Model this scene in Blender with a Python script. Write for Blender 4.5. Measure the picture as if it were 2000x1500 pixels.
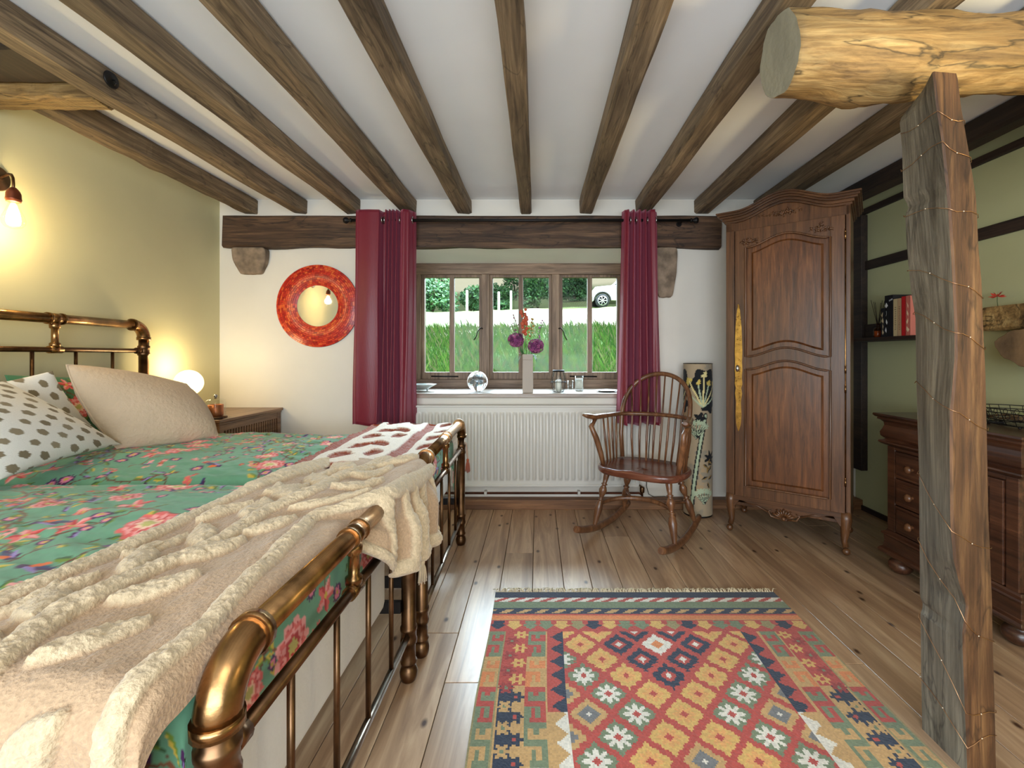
import bpy, bmesh, math, random
import numpy as np
from mathutils import Vector, Matrix
from math import sin, cos, pi, radians, sqrt, atan2, exp
random.seed(7)
S = bpy.context.scene
C = S.collection
for o in list(bpy.data.objects): bpy.data.objects.remove(o)

# ------------------------------------------------------------------ camera
CH = 1.14                     # lens height
cd = bpy.data.cameras.new('camera'); cam = bpy.data.objects.new('camera', cd); C.objects.link(cam)
cam.location = (0, 0, CH); cam.rotation_euler = (pi/2, 0, 0)
cd.sensor_width = 36; cd.lens = 16.0; cd.shift_x = -0.025; cd.shift_y = -0.0275; cd.clip_start = .02; cd.clip_end = 400
S.camera = cam
F = 889.0
# ------------------------------------------------------------------ world, daylight, exposure
S.view_settings.view_transform = 'Standard'; S.view_settings.look = 'None'
S.view_settings.gamma = 1; S.view_settings.use_curve_mapping = False
S.view_settings.exposure = 0.0
w = bpy.data.worlds.new('world'); S.world = w; w.use_nodes = True
wn = w.node_tree.nodes; wn['Background'].inputs[0].default_value = (0.74, 0.88, 1.0, 1); wn['Background'].inputs[1].default_value = 1.9
def area(name, loc, look, sx, sy, power, col, spread=180, portal=False):
    l = bpy.data.lights.new(name, 'AREA'); l.shape = 'RECTANGLE'; l.size = sx; l.size_y = sy; l.energy = power; l.color = col
    l.spread = radians(spread)
    o = bpy.data.objects.new(name, l); C.objects.link(o); o.location = loc
    o.rotation_euler = (Vector(look)-Vector(loc)).to_track_quat('-Z', 'Y').to_euler()
    if portal: l.cycles.is_portal = True
    return o
def point(name, loc, power, col, r=.03, parent=None):
    l = bpy.data.lights.new(name, 'POINT'); l.energy = power; l.color = col; l.shadow_soft_size = r
    o = bpy.data.objects.new(name, l); C.objects.link(o); o.location = loc
    if parent: o.parent = parent
    return o
area('sky_daylight', (-.1, 20, 10.8), (0, 2.0, .6), 24, 8.2, 36000, (.68, .86, 1.0))
area('rear_window_fill', (-.3, -2.12, 1.4), (-.3, 3, 1.5), 3.2, 1.3, 100, (.88, .94, 1.0))  # added fill panel inside the rear opening, brightens the whole room
area('rear_up_fill', (.1, -1.35, .9), (.2, -.3, 2.3), 2.6, .9, 48, (.70, .87, 1.0))  # added cool fill aimed upwards to lift the ceiling, no fitting there
area('rear_overhead_fill', (.3, -.9, 2.12), (.3, -.1, 0), 1.5, .8, 16, (1.0, .9, .76))  # added warm fill from overhead behind the camera, no fitting there
def spot(name, loc, look, power, col, ang, r=.03):
    l = bpy.data.lights.new(name, 'SPOT'); l.energy = power; l.color = col; l.shadow_soft_size = r; l.spot_size = radians(ang); l.spot_blend = .35
    o = bpy.data.objects.new(name, l); C.objects.link(o); o.location = loc; o.rotation_euler = (Vector(look)-Vector(loc)).to_track_quat('-Z','Y').to_euler()
spot('right_wall_uplighter', (2.15, .45, 1.42), (1.35, 1.28, 2.29), 92, (1.0, .80, .42), 50, .12)
point('right_wall_lamp', (2.15, .25, 1.35), 9, (1.0, .76, .46), .05)

# ------------------------------------------------------------------ mesh helpers
def lin(r, g=None, b=None):
    if g is None: r, g, b = r
    f = lambda c: (c/255/12.92) if c/255 <= .04045 else ((c/255+.055)/1.055)**2.4
    return (f(r), f(g), f(b))
def tag(o, label=None, cat=None, group=None, kind=None):
    if label: o['label'] = label
    if cat: o['category'] = cat
    if group: o['group'] = group
    if kind: o['kind'] = kind
    return o
def thing(name, label, cat, loc=(0,0,0), rz=0, group=None):
    o = bpy.data.objects.new(name, None); C.objects.link(o); o.location = loc; o.rotation_euler = (0,0,rz)
    o.empty_display_size = .05
    return tag(o, label, cat, group)
def dup(o, parent=None):
    c = o.copy(); C.objects.link(c); c.parent = parent
    for ch in list(o.children): dup(ch, c)
    return c

class MB:
    def __init__(s): s.v = []; s.f = []; s.m = []; s.sm = []; s.cur = 0
    def add(s, vs, fs, smooth=False):
        b = len(s.v); s.v += [tuple(p) for p in vs]
        for f in fs: s.f.append(tuple(b+i for i in f)); s.m.append(s.cur); s.sm.append(smooth)
        return s
    def box(s, x0, x1, y0, y1, z0, z1, M=None):
        vs = [Vector((x,y,z)) for z in (z0,z1) for y in (y0,y1) for x in (x0,x1)]
        if M: vs = [M @ p for p in vs]
        return s.add(vs, [(0,2,3,1),(4,5,7,6),(0,1,5,4),(2,6,7,3),(0,4,6,2),(1,3,7,5)])
    def cbox(s, c, sx, sy, sz, M=None):
        return s.box(c[0]-sx/2, c[0]+sx/2, c[1]-sy/2, c[1]+sy/2, c[2]-sz/2, c[2]+sz/2, M)
    def tube(s, pts, r, n=12, closed=False, caps=True, sy=1.0):
        pts = [Vector(p) for p in pts]; N = len(pts)
        rs = r if isinstance(r, (list, tuple)) else [r]*N
        prev = None; rings = []
        for i, p in enumerate(pts):
            if closed: t = pts[(i+1) % N]-pts[i-1]
            else: t = pts[min(i+1,N-1)]-pts[max(i-1,0)]
            if t.length < 1e-9: t = Vector((0,0,1))
            t.normalize()
            if prev is None:
                a = Vector((0,0,1)) if abs(t.z) < .9 else Vector((1,0,0))
                u = t.cross(a).normalized()
            else:
                u = prev - t*prev.dot(t)
                u = u.normalized() if u.length > 1e-6 else t.orthogonal().normalized()
            prev = u; q = t.cross(u)
            rings.append([p + u*cos(2*pi*k/n)*rs[i] + q*sin(2*pi*k/n)*rs[i]*sy for k in range(n)])
        vs = [p for rg in rings for p in rg]; fs = []
        M_ = N if closed else N-1
        for i in range(M_):
            j = (i+1) % N
            for k in range(n):
                k2 = (k+1) % n; fs.append((i*n+k, i*n+k2, j*n+k2, j*n+k))
        s.add(vs, fs, True)
        if caps and not closed:
            b = len(s.v)-len(vs)
            s.f.append(tuple(b+k for k in range(n))[::-1]); s.m.append(s.cur); s.sm.append(False)
            s.f.append(tuple(b+(N-1)*n+k for k in range(n))); s.m.append(s.cur); s.sm.append(False)
        return s
    def lathe(s, prof, c=(0,0,0), n=24, M=None, caps=True):
        # prof: list of (r, z)
        vs = []
        for r, z in prof:
            for k in range(n):
                p = Vector((r*cos(2*pi*k/n), r*sin(2*pi*k/n), z))
                if M: p = M @ p
                vs.append(p+Vector(c))
        fs = [(i*n+k, i*n+(k+1)%n, (i+1)*n+(k+1)%n, (i+1)*n+k) for i in range(len(prof)-1) for k in range(n)]
        b = len(s.v); s.add(vs, fs, True)
        if caps:
            if prof[0][0] > 1e-5: s.f.append(tuple(b+k for k in range(n))[::-1]); s.m.append(s.cur); s.sm.append(False)
            if prof[-1][0] > 1e-5: s.f.append(tuple(b+(len(prof)-1)*n+k for k in range(n))); s.m.append(s.cur); s.sm.append(False)
        return s
    def ball(s, c, r, n=16, sz=1.0):
        m = max(6, n//2)
        return s.lathe([(max(1e-5, r*sin(pi*i/m)), -r*sz*cos(pi*i/m)) for i in range(m+1)], c, n, caps=False)
    def prism(s, outline, a0, a1, axis='y', M=None):
        # outline: closed list of (p, q); axis y -> (x,z), x -> (y,z), z -> (x,y)
        def mk(p, q, a):
            v = Vector((p, a, q)) if axis == 'y' else Vector((a, p, q)) if axis == 'x' else Vector((p, q, a))
            return M @ v if M else v
        n = len(outline)
        vs = [mk(p, q, a0) for p, q in outline]+[mk(p, q, a1) for p, q in outline]
        fs = [(i, (i+1)%n, n+(i+1)%n, n+i) for i in range(n)]
        fs += [tuple(range(n))[::-1], tuple(range(n, 2*n))]
        return s.add(vs, fs)
    def strip(s, lo, hi, a0, a1, M=None, axis='y'):
        # solid between two polylines lo/hi of (x,z), same count, extruded a0..a1
        return s.prism(list(lo)+list(hi)[::-1], a0, a1, axis, M)
    def build(s, name, mat, parent=None, bevel=0, sub=0, smooth=None):
        me = bpy.data.meshes.new(name); me.from_pydata(s.v, [], s.f)
        mats = mat if isinstance(mat, (list, tuple)) else [mat]
        for m in mats: me.materials.append(m)
        me.polygons.foreach_set('material_index', s.m)
        me.polygons.foreach_set('use_smooth', s.sm if smooth is None else [smooth]*len(s.f))
        bm = bmesh.new(); bm.from_mesh(me); bmesh.ops.recalc_face_normals(bm, faces=bm.faces); bm.to_mesh(me); bm.free()
        o = bpy.data.objects.new(name, me); C.objects.link(o)
        if parent: o.parent = parent
        if bevel:
            b = o.modifiers.new('bevel', 'BEVEL'); b.width = bevel; b.segments = 2; b.limit_method = 'ANGLE'; b.angle_limit = radians(35)
        if sub:
            b = o.modifiers.new('sub', 'SUBSURF'); b.levels = sub; b.render_levels = sub
        return o

def gridmesh(name, P, mat, parent=None, col=None, facecol=None, closeu=False, thick=0, smooth=True):
    """P: (nu,nv,3) array -> one mesh; col (nu,nv,3) linear vertex colours; facecol (nu-1,nv-1,3)."""
    nu, nv, _ = P.shape
    me = bpy.data.meshes.new(name)
    idx = np.arange(nu*nv).reshape(nu, nv)
    if closeu: idx = np.vstack([idx, idx[:1]])
    q = np.stack([idx[:-1,:-1], idx[1:,:-1], idx[1:,1:], idx[:-1,1:]], -1).reshape(-1, 4)
    me.vertices.add(nu*nv); me.vertices.foreach_set('co', P.astype(np.float32).ravel())
    me.loops.add(q.size); me.loops.foreach_set('vertex_index', q.ravel().astype(np.int32))
    me.polygons.add(len(q)); me.polygons.foreach_set('loop_start', np.arange(0, q.size, 4, dtype=np.int32))
    me.polygons.foreach_set('loop_total', np.full(len(q), 4, dtype=np.int32))
    me.polygons.foreach_set('use_smooth', np.full(len(q), smooth))
    me.update(calc_edges=True); me.validate()
    me.materials.append(mat)
    if col is not None:
        a = me.color_attributes.new('Col', 'FLOAT_COLOR', 'POINT')
        a.data.foreach_set('color', np.concatenate([col.reshape(-1,3), np.ones((nu*nv,1))], 1).astype(np.float32).ravel())
    if facecol is not None:
        fc = np.concatenate([facecol.reshape(-1,3), np.ones((len(q),1))], 1).astype(np.float32)
        a = me.color_attributes.new('Col', 'FLOAT_COLOR', 'CORNER')
        a.data.foreach_set('color', np.repeat(fc, 4, 0).ravel())
    o = bpy.data.objects.new(name, me); C.objects.link(o)
    if parent: o.parent = parent
    if thick:
        m = o.modifiers.new('solid', 'SOLIDIFY'); m.thickness = thick; m.offset = 0
    return o
def crand(n, seed): return np.random.RandomState(seed).rand(*n)
def vnoise(x, y, seed=0):
    """smooth value noise on arrays"""
    R = np.random.RandomState(seed).rand(256, 256)
    xi = np.floor(x).astype(int); yi = np.floor(y).astype(int); fx = x-xi; fy = y-yi
    fx = fx*fx*(3-2*fx); fy = fy*fy*(3-2*fy)
    g = lambda a, b: R[a % 256, b % 256]
    return (g(xi,yi)*(1-fx)+g(xi+1,yi)*fx)*(1-fy)+(g(xi,yi+1)*(1-fx)+g(xi+1,yi+1)*fx)*fy
def fbm(x, y, seed=0, oct=4):
    t = 0; a = .5
    for k in range(oct): t = t+a*vnoise(x*2**k, y*2**k, seed+k); a *= .5
    return t
def sstep(a, b, x): t = np.clip((x-a)/(b-a), 0, 1); return t*t*(3-2*t)

# ------------------------------------------------------------------ materials
def newmat(name):
    m = bpy.data.materials.new(name); m.use_nodes = True; nt = m.node_tree
    return m, nt, nt.nodes['Principled BSDF'], nt.nodes, nt.links
def plain(name, c, rough=.6, metal=0, spec=.5, bump=0, bscale=60, var=0, vscale=3, sheen=0, coat=0):
    m, nt, b, N, L = newmat(name)
    b.inputs['Base Color'].default_value = (*c, 1); b.inputs['Roughness'].default_value = rough
    b.inputs['Metallic'].default_value = metal; b.inputs['Specular IOR Level'].default_value = spec
    if sheen: b.inputs['Sheen Weight'].default_value = sheen; b.inputs['Sheen Roughness'].default_value = .4
    if coat: b.inputs['Coat Weight'].default_value = coat; b.inputs['Coat Roughness'].default_value = .15
    tc = N.new('ShaderNodeTexCoord')
    if var:
        n = N.new('ShaderNodeTexNoise'); n.inputs['Scale'].default_value = vscale; n.inputs['Detail'].default_value = 6
        L.new(tc.outputs['Object'], n.inputs['Vector'])
        r = N.new('ShaderNodeValToRGB'); r.color_ramp.elements[0].position = .35; r.color_ramp.elements[1].position = .68
        r.color_ramp.elements[0].color = (*[x*(1-var) for x in c], 1); r.color_ramp.elements[1].color = (*[min(1, x*(1+var*.6)) for x in c], 1)
        L.new(n.outputs['Fac'], r.inputs['Fac']); L.new(r.outputs['Color'], b.inputs['Base Color'])
    if bump:
        n = N.new('ShaderNodeTexNoise'); n.inputs['Scale'].default_value = bscale; n.inputs['Detail'].default_value = 5
        L.new(tc.outputs['Object'], n.inputs['Vector'])
        bp = N.new('ShaderNodeBump'); bp.inputs['Strength'].default_value = bump; bp.inputs['Distance'].default_value = .01
        L.new(n.outputs['Fac'], bp.inputs['Height']); L.new(bp.outputs['Normal'], b.inputs['Normal'])
    return m
def wood(name, dark, mid, light, axis='Z', rough=.6, fine=26, bump=.25, stretch=.07, coat=0, blotch=.55, crack=0):
    m, nt, b, N, L = newmat(name)
    tc = N.new('ShaderNodeTexCoord'); mp = N.new('ShaderNodeMapping')
    sc = [1.0, 1.0, 1.0]; sc['XYZ'.index(axis)] = stretch
    mp.inputs['Scale'].default_value = sc; L.new(tc.outputs['Object'], mp.inputs['Vector'])
    n1 = N.new('ShaderNodeTexNoise'); n1.inputs['Scale'].default_value = fine; n1.inputs['Detail'].default_value = 9
    n1.inputs['Roughness'].default_value = .68; n1.inputs['Distortion'].default_value = .6
    L.new(mp.outputs['Vector'], n1.inputs['Vector'])
    r = N.new('ShaderNodeValToRGB'); e = r.color_ramp.elements
    e[0].position = .30; e[0].color = (*dark, 1); e[1].position = .72; e[1].color = (*light, 1)
    x = e.new(.5); x.color = (*mid, 1)
    L.new(n1.outputs['Fac'], r.inputs['Fac'])
    n2 = N.new('ShaderNodeTexNoise'); n2.inputs['Scale'].default_value = 3.2; n2.inputs['Detail'].default_value = 4
    mp2 = N.new('ShaderNodeMapping'); s2 = [1.0]*3; s2['XYZ'.index(axis)] = .4; mp2.inputs['Scale'].default_value = s2
    L.new(tc.outputs['Object'], mp2.inputs['Vector']); L.new(mp2.outputs['Vector'], n2.inputs['Vector'])
    mr = N.new('ShaderNodeMapRange'); mr.inputs['From Min'].default_value = .3; mr.inputs['From Max'].default_value = .7
    mr.inputs['To Min'].default_value = blotch; mr.inputs['To Max'].default_value = 1.25
    L.new(n2.outputs['Fac'], mr.inputs['Value'])
    mx = N.new('ShaderNodeMix'); mx.data_type = 'RGBA'; mx.blend_type = 'MULTIPLY'; mx.inputs[0].default_value = 1
    L.new(r.outputs['Color'], mx.inputs[6]); L.new(mr.outputs['Result'], mx.inputs[7])
    mp3 = N.new('ShaderNodeMapping'); s3 = [1.0]*3; s3['XYZ'.index(axis)] = stretch*.35; mp3.inputs['Scale'].default_value = s3
    n3 = N.new('ShaderNodeTexNoise'); n3.inputs['Scale'].default_value = fine*5; n3.inputs['Detail'].default_value = 3
    L.new(tc.outputs['Object'], mp3.inputs['Vector']); L.new(mp3.outputs['Vector'], n3.inputs['Vector'])
    r3 = N.new('ShaderNodeMapRange'); r3.inputs['From Min'].default_value = .35; r3.inputs['From Max'].default_value = .65; r3.inputs['To Min'].default_value = .74 if not coat else .86; r3.inputs['To Max'].default_value = 1.14
    L.new(n3.outputs['Fac'], r3.inputs['Value'])
    m3 = N.new('ShaderNodeMix'); m3.data_type = 'RGBA'; m3.blend_type = 'MULTIPLY'; m3.inputs[0].default_value = 1
    L.new(mx.outputs[2], m3.inputs[6]); L.new(r3.outputs['Result'], m3.inputs[7])
    out = m3.outputs[2]
    if crack:
        mp4 = N.new('ShaderNodeMapping'); s4 = [1.0]*3; s4['XYZ'.index(axis)] = .16; mp4.inputs['Scale'].default_value = s4
        n4 = N.new('ShaderNodeTexNoise'); n4.inputs['Scale'].default_value = 7.5; n4.inputs['Detail'].default_value = 5; n4.inputs['Distortion'].default_value = .8
        L.new(tc.outputs['Object'], mp4.inputs['Vector']); L.new(mp4.outputs['Vector'], n4.inputs['Vector'])
        r4 = N.new('ShaderNodeValToRGB'); q = r4.color_ramp.elements; q[0].position = .478; q[0].color = (1,1,1,1); q[1].position = .492; q[1].color = (1-crack,)*3+(1,)
        z = q.new(.506); z.color = (1,1,1,1); L.new(n4.outputs['Fac'], r4.inputs['Fac'])
        m4 = N.new('ShaderNodeMix'); m4.data_type = 'RGBA'; m4.blend_type = 'MULTIPLY'; m4.inputs[0].default_value = 1
        L.new(out, m4.inputs[6]); L.new(r4.outputs['Color'], m4.inputs[7]); out = m4.outputs[2]
    L.new(out, b.inputs['Base Color'])
    b.inputs['Roughness'].default_value = rough
    if coat: b.inputs['Coat Weight'].default_value = coat; b.inputs['Coat Roughness'].default_value = .22
    bp = N.new('ShaderNodeBump'); bp.inputs['Strength'].default_value = bump; bp.inputs['Distance'].default_value = .008
    L.new(n1.outputs['Fac'], bp.inputs['Height']); L.new(bp.outputs['Normal'], b.inputs['Normal'])
    return m
def attrmat(name, rough=.85, bump=.2, bscale=250, sheen=.0, spec=.3, mul=None, weave=False):
    m, nt, b, N, L = newmat(name)
    a = N.new('ShaderNodeVertexColor'); a.layer_name = 'Col'
    tc = N.new('ShaderNodeTexCoord')
    n = N.new('ShaderNodeTexNoise'); n.inputs['Scale'].default_value = bscale; n.inputs['Detail'].default_value = 3
    L.new(tc.outputs['Object'], n.inputs['Vector'])
    mr = N.new('ShaderNodeMapRange'); mr.inputs['To Min'].default_value = 1-(mul or .12)*1.5; mr.inputs['To Max'].default_value = 1+(mul or .12)*1.5
    L.new(n.outputs['Fac'], mr.inputs['Value'])
    mx = N.new('ShaderNodeMix'); mx.data_type = 'RGBA'; mx.blend_type = 'MULTIPLY'; mx.inputs[0].default_value = 1
    L.new(a.outputs['Color'], mx.inputs[6]); L.new(mr.outputs['Result'], mx.inputs[7]); L.new(mx.outputs[2], b.inputs['Base Color'])
    b.inputs['Roughness'].default_value = rough; b.inputs['Specular IOR Level'].default_value = spec
    if sheen: b.inputs['Sheen Weight'].default_value = sheen
    bp = N.new('ShaderNodeBump'); bp.inputs['Strength'].default_value = bump; bp.inputs['Distance'].default_value = .004
    L.new(n.outputs['Fac'], bp.inputs['Height']); L.new(bp.outputs['Normal'], b.inputs['Normal'])
    return m
def glassmat(name, c=(1,1,1), rough=0.0, thin=True, refl=.04):
    m, nt, b, N, L = newmat(name)
    if thin:
        # clear sheet: mostly transparent with a fresnel reflection
        N.remove(b); t = N.new('ShaderNodeBsdfTransparent'); t.inputs[0].default_value = (*c, 1)
        g = N.new('ShaderNodeBsdfGlossy'); g.inputs['Roughness'].default_value = max(rough, .02)
        lw = N.new('ShaderNodeLayerWeight'); lw.inputs['Blend'].default_value = .5
        pw = N.new('ShaderNodeMath'); pw.operation = 'POWER'; pw.inputs[1].default_value = 3.5; L.new(lw.outputs['Facing'], pw.inputs[0])
        fr = N.new('ShaderNodeMath'); fr.operation = 'MULTIPLY_ADD'; fr.inputs[1].default_value = .55 if refl > .01 else .08; fr.inputs[2].default_value = refl; L.new(pw.outputs[0], fr.inputs[0])
        mx = N.new('ShaderNodeMixShader'); L.new(fr.outputs[0], mx.inputs[0]); L.new(t.outputs[0], mx.inputs[1]); L.new(g.outputs[0], mx.inputs[2])
        L.new(mx.outputs[0], N['Material Output'].inputs['Surface'])
    else:
        b.inputs['Transmission Weight'].default_value = 1; b.inputs['Base Color'].default_value = (*c, 1); b.inputs['Roughness'].default_value = rough
    return m
def emit(name, c, s):
    m, nt, b, N, L = newmat(name)
    b.inputs['Emission Color'].default_value = (*c, 1); b.inputs['Emission Strength'].default_value = s
    b.inputs['Base Color'].default_value = (*c, 1)
    return m

W_JOIST = wood('joist_oak', lin(74,60,46), lin(124,104,80), lin(164,142,112), 'Y', .72, 30, .5, .06, blotch=.6, crack=.45)
W_LINTEL = wood('lintel_oak', lin(42,28,20), lin(84,60,42), lin(124,94,68), 'X', .7, 24, .5, .07, blotch=.55, crack=.6)
W_LOG = wood('log_oak', lin(78,54,30), lin(156,122,72), lin(196,166,110), 'X', .6, 22, 1.0, .12, blotch=.45, crack=.75)
W_POSTG = wood('post_grey', lin(74,66,54), lin(120,112,98), lin(158,150,132), 'Z', .7, 24, .6, .08, blotch=.5, crack=.5)
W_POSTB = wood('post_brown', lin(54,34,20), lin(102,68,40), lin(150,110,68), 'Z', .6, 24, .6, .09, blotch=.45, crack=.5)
W_DARK = wood('black_oak', lin(26,18,13), lin(46,32,24), lin(66,48,36), 'Y', .7, 26, .4, .07)
W_WARD = wood('wardrobe_oak', lin(58,36,20), lin(92,58,33), lin(122,82,50), 'Z', .38, 34, .1, .06, coat=.25, blotch=.7)
W_WARDX = wood('wardrobe_oak_cross', lin(58,36,20), lin(92,58,33), lin(122,82,50), 'X', .38, 34, .1, .06, coat=.25, blotch=.7)
W_PANEL = wood('wardrobe_panel', lin(62,36,18), lin(98,58,30), lin(128,80,44), 'Z', .34, 40, .08, .10, coat=.3, blotch=.75)
W_DRESS = wood('dresser_oak', lin(40,22,14), lin(72,42,27), lin(104,66,44), 'Y', .34, 34, .12, .06, coat=.35, blotch=.7)
W_CHAIR = wood('chair_elm', lin(70,42,26), lin(108,70,44), lin(144,98,64), 'Z', .35, 30, .1, .08, coat=.3, blotch=.75)
W_SEAT = wood('chair_seat_elm', lin(76,38,26), lin(112,62,44), lin(142,88,66), 'X', .28, 22, .1, .1, coat=.4, blotch=.8)
W_WIN = wood('window_oak', lin(92,74,58), lin(132,108,88), lin(164,140,116), 'X', .55, 26, .2, .07, blotch=.75)
W_WINZ = wood('window_oak_upright', lin(92,74,58), lin(132,108,88), lin(164,140,116), 'Z', .55, 26, .2, .07, blotch=.75)
W_SILL = wood('sill_oak', lin(120,104,90), lin(160,144,130), lin(190,178,164), 'X', .3, 20, .12, .07, coat=.3, blotch=.8)
W_TABLE = wood('bedside_oak', lin(86,58,38), lin(124,90,62), lin(152,116,84), 'Y', .4, 28, .12, .07, coat=.2, blotch=.75)
W_BOARD = wood('skirting_pine', lin(88,56,34), lin(128,88,56), lin(156,114,78), 'X', .55, 22, .2, .07, blotch=.7)
PL_BACK = plain('plaster_cream', lin(226,221,211), .9, bump=.12, bscale=9, var=.05, vscale=2)
PL_LEFT = plain('plaster_sage', lin(206,200,160), .9, bump=.15, bscale=7, var=.07, vscale=1.6)
PL_RIGHT = plain('plaster_sage_deep', lin(184,184,140), .9, bump=.15, bscale=7, var=.06, vscale=1.6)
PL_CEIL = plain('plaster_white', lin(240,242,244), .9, bump=.1, bscale=8, var=.03, vscale=2)
STONE = plain('sandstone', lin(140,122,104), .95, bump=1.0, bscale=18, var=.45, vscale=14)
BRASS = plain('aged_brass', lin(168,128,84), .27, 1.0, bump=.12, bscale=24, var=.6, vscale=14)
BRASSD = plain('dark_brass', lin(112,84,60), .36, 1.0, var=.45, vscale=14)
IRON = plain('black_iron', lin(34,32,32), .45, .7)
STEEL = plain('brushed_steel', lin(190,190,190), .25, 1.0)
COPPER = plain('copper_pipe', lin(150,86,64), .4, .9, var=.3, vscale=10)
WHITE_EN = plain('white_enamel', lin(206,203,196), .35)
CERAM = plain('stoneware_grey', lin(170,158,146), .5, bump=.1, bscale=30)
GLASS = glassmat('clear_glass', (.97,.985,.98))
PANE = glassmat('window_glass', (.97,.99,.98), refl=.006)
GLASSB = glassmat('solid_glass', (1,1,1), 0, False)
# ------------------------------------------------------------------ room shell
XL, XR, YB, YF, ZC = -2.41, 2.41, 3.45, -2.2, 2.325
def struct(name, mb, m, bevel=0):
    return tag(mb.build(name, m, bevel=bevel), kind='structure')
# floor: planks along Y with hairline gaps, one tint per plank
def make_floor():
    m, nt, b, N, L = newmat('waxed_pine_boards')
    a = N.new('ShaderNodeVertexColor'); a.layer_name = 'Col'
    tc = N.new('ShaderNodeTexCoord'); mp = N.new('ShaderNodeMapping'); mp.inputs['Scale'].default_value = (1, .07, 1)
    L.new(tc.outputs['Object'], mp.inputs['Vector'])
    ad = N.new('ShaderNodeVectorMath'); ad.operation = 'MULTIPLY_ADD'; ad.inputs[1].default_value = (7, 7, 7)
    L.new(a.outputs['Color'], ad.inputs[0]); L.new(mp.outputs['Vector'], ad.inputs[2])
    n = N.new('ShaderNodeTexNoise'); n.inputs['Scale'].default_value = 16; n.inputs['Detail'].default_value = 9; n.inputs['Distortion'].default_value = 1.2; n.inputs['Roughness'].default_value = .62
    L.new(ad.outputs[0], n.inputs['Vector'])
    r = N.new('ShaderNodeValToRGB'); e = r.color_ramp.elements
    e[0].position = .28; e[0].color = (*lin(128,98,74), 1); e[1].position = .72; e[1].color = (*lin(206,176,142), 1); x = e.new(.5); x.color = (*lin(168,136,106), 1)
    L.new(n.outputs['Fac'], r.inputs['Fac'])
    sp = N.new('ShaderNodeSeparateColor'); L.new(a.outputs['Color'], sp.inputs[0])
    mr = N.new('ShaderNodeMapRange'); mr.inputs['To Min'].default_value = .88; mr.inputs['To Max'].default_value = 1.08; L.new(sp.outputs[0], mr.inputs['Value'])
    mx = N.new('ShaderNodeMix'); mx.data_type = 'RGBA'; mx.blend_type = 'MULTIPLY'; mx.inputs[0].default_value = 1
    L.new(r.outputs['Color'], mx.inputs[6]); L.new(mr.outputs['Result'], mx.inputs[7])
    # knots
    mk = N.new('ShaderNodeMapping'); mk.inputs['Scale'].default_value = (1, .55, 1); L.new(tc.outputs['Object'], mk.inputs['Vector'])
    v = N.new('ShaderNodeTexVoronoi'); v.inputs['Scale'].default_value = 4.6; v.voronoi_dimensions = '2D'; L.new(mk.outputs['Vector'], v.inputs['Vector'])
    kr = N.new('ShaderNodeValToRGB'); k = kr.color_ramp.elements; k[0].position = .02; k[0].color = (1,1,1,1); k[1].position = .06; k[1].color = (0,0,0,1)
    L.new(v.outputs['Distance'], kr.inputs['Fac'])
    m2 = N.new('ShaderNodeMix'); m2.data_type = 'RGBA'; L.new(kr.outputs['Color'], m2.inputs[0]); L.new(mx.outputs[2], m2.inputs[6]); m2.inputs[7].default_value = (*lin(66,42,28), 1)
    L.new(m2.outputs[2], b.inputs['Base Color'])
    b.inputs['Roughness'].default_value = .34; b.inputs['Coat Weight'].default_value = .35; b.inputs['Coat Roughness'].default_value = .3
    bp = N.new('ShaderNodeBump'); bp.inputs['Strength'].default_value = .12; bp.inputs['Distance'].default_value = .004
    L.new(n.outputs['Fac'], bp.inputs['Height']); L.new(bp.outputs['Normal'], b.inputs['Normal'])
    mb = MB(); cols = []; x = XL-.02; i = 0; R = random.Random(3)
    while x < XR+.02:
        wd = R.choice([.14,.15,.16,.155]); g = .0014
        y = YF-.05-R.random()*1.5
        while y < YB+.1:
            ln = R.choice([3.2, 2.6, 4.0]); t = R.random()
            mb.box(x+g, x+wd-g, y+g, min(y+ln, YB+.1)-g, -.03, 0); cols += [t]*24
            y += ln
        x += wd
    mb.cur = 1; mb.box(XL-.1, XR+.15, YF-.1, YB+.12, -.06, -.031)
    o = mb.build('floor', [m, plain('floor_void', lin(40,28,20), .9)])
    a = o.data.color_attributes.new('Col', 'FLOAT_COLOR', 'CORNER')
    cc = np.ones((len(o.data.loops), 4), np.float32); cc[:len(cols), 0] = cols; cc[:len(cols), 1] = [(c*3.7) % 1 for c in cols]; cc[:len(cols), 2] = .2
    a.data.foreach_set('color', cc.ravel())
    bv = o.modifiers.new('b', 'BEVEL'); bv.width = .0012; bv.segments = 1
    tag(o, kind='structure')
make_floor()
struct('ceiling', MB().box(XL-.1, XR+.1, YF-.1, YB+.7, ZC, ZC+.08), PL_CEIL)
struct('wall_left', MB().box(XL-.1, XL, YF-.1, YB+.1, -.03, ZC), PL_LEFT)
struct('wall_right', MB().box(XR, XR+.1, YF-.1, YB+.1, -.03, ZC), PL_RIGHT)
WX0, WX1, WZ0, WZ1, WY = -1.10, .81, .835, 1.955, 4.02
b = MB(); T = YB+.68
b.box(XL-.1, WX0, YB, T, -.03, ZC); b.box(WX1, XR+.1, YB, T, -.03, ZC)
b.box(WX0, WX1, YB, T, -.03, WZ0); b.box(WX0, WX1, YB, T, WZ1, ZC)
struct('wall_back', b, PL_BACK)
b = MB(); b.box(XL-.1, -2.0, YF-.1, YF, -.03, ZC); b.box(1.4, XR+.1, YF-.1, YF, -.03, ZC)
b.box(-2.0, 1.4, YF-.1, YF, -.03, .7); b.box(-2.0, 1.4, YF-.1, YF, 2.1, ZC)
struct('wall_front', b, PL_BACK)
struct('baseboard_back', MB().box(XL, XR, 3.37, YB, 0, .074), W_BOARD, .004)
struct('baseboard_right', MB().box(XR-.015, XR, YF, 3.37, 0, .035), W_DARK, .002)
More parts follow.
